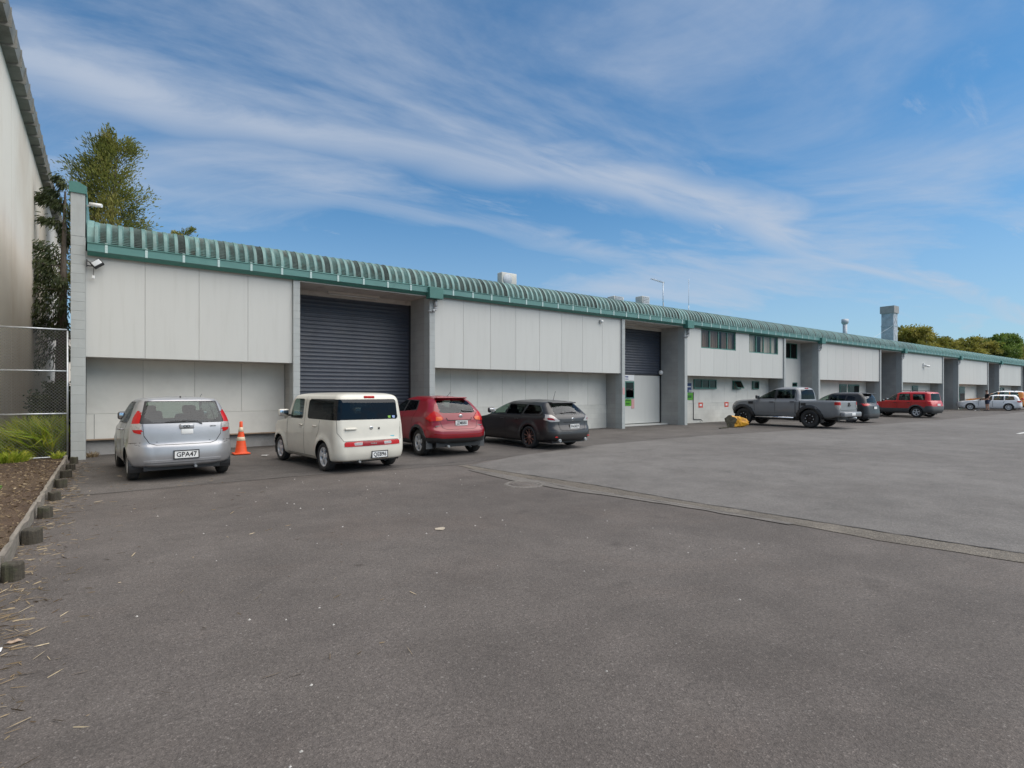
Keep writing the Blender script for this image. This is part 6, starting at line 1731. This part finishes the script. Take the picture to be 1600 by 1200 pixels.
# painted log
pm('log_yellow', (0.60, 0.30, 0.012), 0.6, var=.15, vscale=5, dirt=(0.30, .13, .03), dirt_amt=.8, dscale=5, dlo=.45, dhi=.6, bump=.7, bscale=18)
pm('log_end', (0.20, 0.175, 0.12), 0.9, var=.3, vscale=9, dirt=(0.10, .09, .05), dirt_amt=.6, dscale=8)
lg = thing('painted_log', 'short sawn log painted yellow lying by the front wheel of the pickup', 'log', (24.45, 14.6, .27), R(-14))
rnd = random.Random(4); n, mseg = 18, 9; vs = []
for j in range(mseg + 1):
    u = j / mseg; rad = .34 - .20 * u ** 1.1
    for k in range(n):
        t = 2 * math.pi * k / n; q = rad * (1 + .15 * math.sin(3 * t + 3 * u) + .09 * math.sin(5 * t + 7 * u) + rnd.uniform(-.10, .10))
        vs.append((-.5 + 1.0 * u + rnd.uniform(-.02, .02), q * math.cos(t) + .03 * math.sin(4 * u), max(-.262, q * math.sin(t) - .05 * u)))
fs = [(j * n + k, j * n + (k + 1) % n, (j + 1) * n + (k + 1) % n, (j + 1) * n + k) for j in range(mseg) for k in range(n)]
MB().raw(vs, fs, 'log_yellow').build('bark_face', lg)
MB().raw([vs[k] for k in range(n)] + [(-.51, 0, 0)], [(k, (k + 1) % n, n) for k in range(n)], 'log_end').build('sawn_end', lg)
MB().raw([vs[mseg * n + k] for k in range(n)] + [(.52, 0, -.05)], [((k + 1) % n, k, n) for k in range(n)], 'log_yellow').build('far_end', lg)
o = MB().box(-.9, .0, -.05, .05, 0, .035, 'peg_wood').build('timber_offcut'); o.location = (23.5, 14.55, .012); o.rotation_euler = (0, 0, R(8)); tag(o, 'thin dark timber offcut lying beside the painted log', 'timber')

# ------------------------------------------------------------------ the man by the white estate
pm('skin', (0.42, 0.24, 0.17), 0.6); pm('shirt_black', (0.010, 0.010, 0.012), 0.9, var=.2); pm('shorts_blue', (0.045, 0.055, 0.09), 0.9, var=.3, vscale=8); pm('hair_brown', (0.05, 0.035, 0.025), .8); pm('shoe', (0.03, 0.03, 0.035), .7)
def skin(name, pts, edges, rad, mat, parent, lv=2, root=0):
    me = bpy.data.meshes.new(name); me.from_pydata(pts, edges, [])
    o = link(name, me, parent)
    sk = o.modifiers.new('skin', 'SKIN'); sk.use_smooth_shade = True
    for i, v in enumerate(me.skin_vertices[0].data):
        r_ = rad[i]; v.radius = (r_, r_) if not isinstance(r_, tuple) else r_; v.use_root = (i == root)
    ss = o.modifiers.new('sub', 'SUBSURF'); ss.levels = lv; ss.render_levels = lv
    me.materials.append(MATS[mat])
    dg = bpy.context.evaluated_depsgraph_get(); m2 = bpy.data.meshes.new_from_object(o.evaluated_get(dg))
    o.modifiers.clear(); o.data = m2; m2.materials.clear(); m2.materials.append(MATS[mat])
    for p in m2.polygons: p.use_smooth = True
    return o
pe = thing('person', 'man in black t-shirt and dark shorts seen from behind beside the white estate car', 'person', (65.15, 14.25, .012), R(35))
B = [(0, 0, .96), (0, .01, 1.15), (0, .0, 1.36), (0, .01, 1.50), (0, .03, 1.58), (0, .05, 1.70), (0, .04, 1.80)]
rd = [(.16, .12), (.145, .11), (.17, .115), (.075, .07), (.06, .06), (.085, .10), (.06, .07)]
E_ = [(i, i + 1) for i in range(6)]
def limb(pts, rs, start):
    global B, rd, E_
    p = start
    for q, r_ in zip(pts, rs): B.append(q); rd.append(r_); E_.append((p, len(B) - 1)); p = len(B) - 1
    return p
hands = []
for sx in (-1, 1):
    limb([(sx * .11, 0, .88), (sx * .14, .01, .50), (sx * .15, -.02, .12), (sx * .16, .0, .05), (sx * .17, .13, .035)], [.095, .062, .042, .045, .03], 0)
    h = limb([(sx * .20, 0, 1.43), (sx * .27, -.03, 1.16), (sx * .22, .16, 1.02), (sx * .20, .22, .99), (sx * .19, .27, .985)], [.058, .044, .035, .026, .030], 2)
    for k in range(4): limb([(sx * (.215 - .018 * k), .315 + .004 * (k == 1), .985 - .008 * k), (sx * (.212 - .018 * k), .345, .965 - .008 * k)], [.0095, .0085], h)
    limb([(sx * .165, .27, 1.0), (sx * .155, .30, 1.005)], [.011, .009], h)
skin('body', B, E_, rd, 'skin', pe)
skin('t_shirt', [(0, 0, .92), (0, .01, 1.15), (0, .0, 1.36), (0, .01, 1.47), (-.20, 0, 1.43), (-.25, -.02, 1.27), (.20, 0, 1.43), (.25, -.02, 1.27)], [(0, 1), (1, 2), (2, 3), (2, 4), (4, 5), (2, 6), (6, 7)],
     [(.19, .14), (.175, .135), (.195, .135), (.09, .08), .078, .068, .078, .068], 'shirt_black', pe)
skin('shorts', [(0, 0, .98), (-.11, 0, .86), (-.135, .01, .56), (.11, 0, .86), (.135, .01, .56)], [(0, 1), (1, 2), (0, 3), (3, 4)], [(.17, .13), .115, .092, .115, .092], 'shorts_blue', pe)
MB().lathe([(.0, .10), (.05, .095), (.085, .06), (.10, .0), (.095, -.05), (.09, -.07)], 'hair_brown', 18, 'Z', (0, .03, 1.745)).build('hair', pe)
for sx in (-1, 1):
    s_ = rbox('shoe', (.10, .27, .08), (sx * .165, .05, .04), .03, 'shoe', pe, seg=3)
pe.scale = (1.15, 1.1, 1.05)
for sx in (-1, 1): rbox('ear', (.02, .05, .065), (sx * .098, .05, 1.70), .009, 'skin', pe)
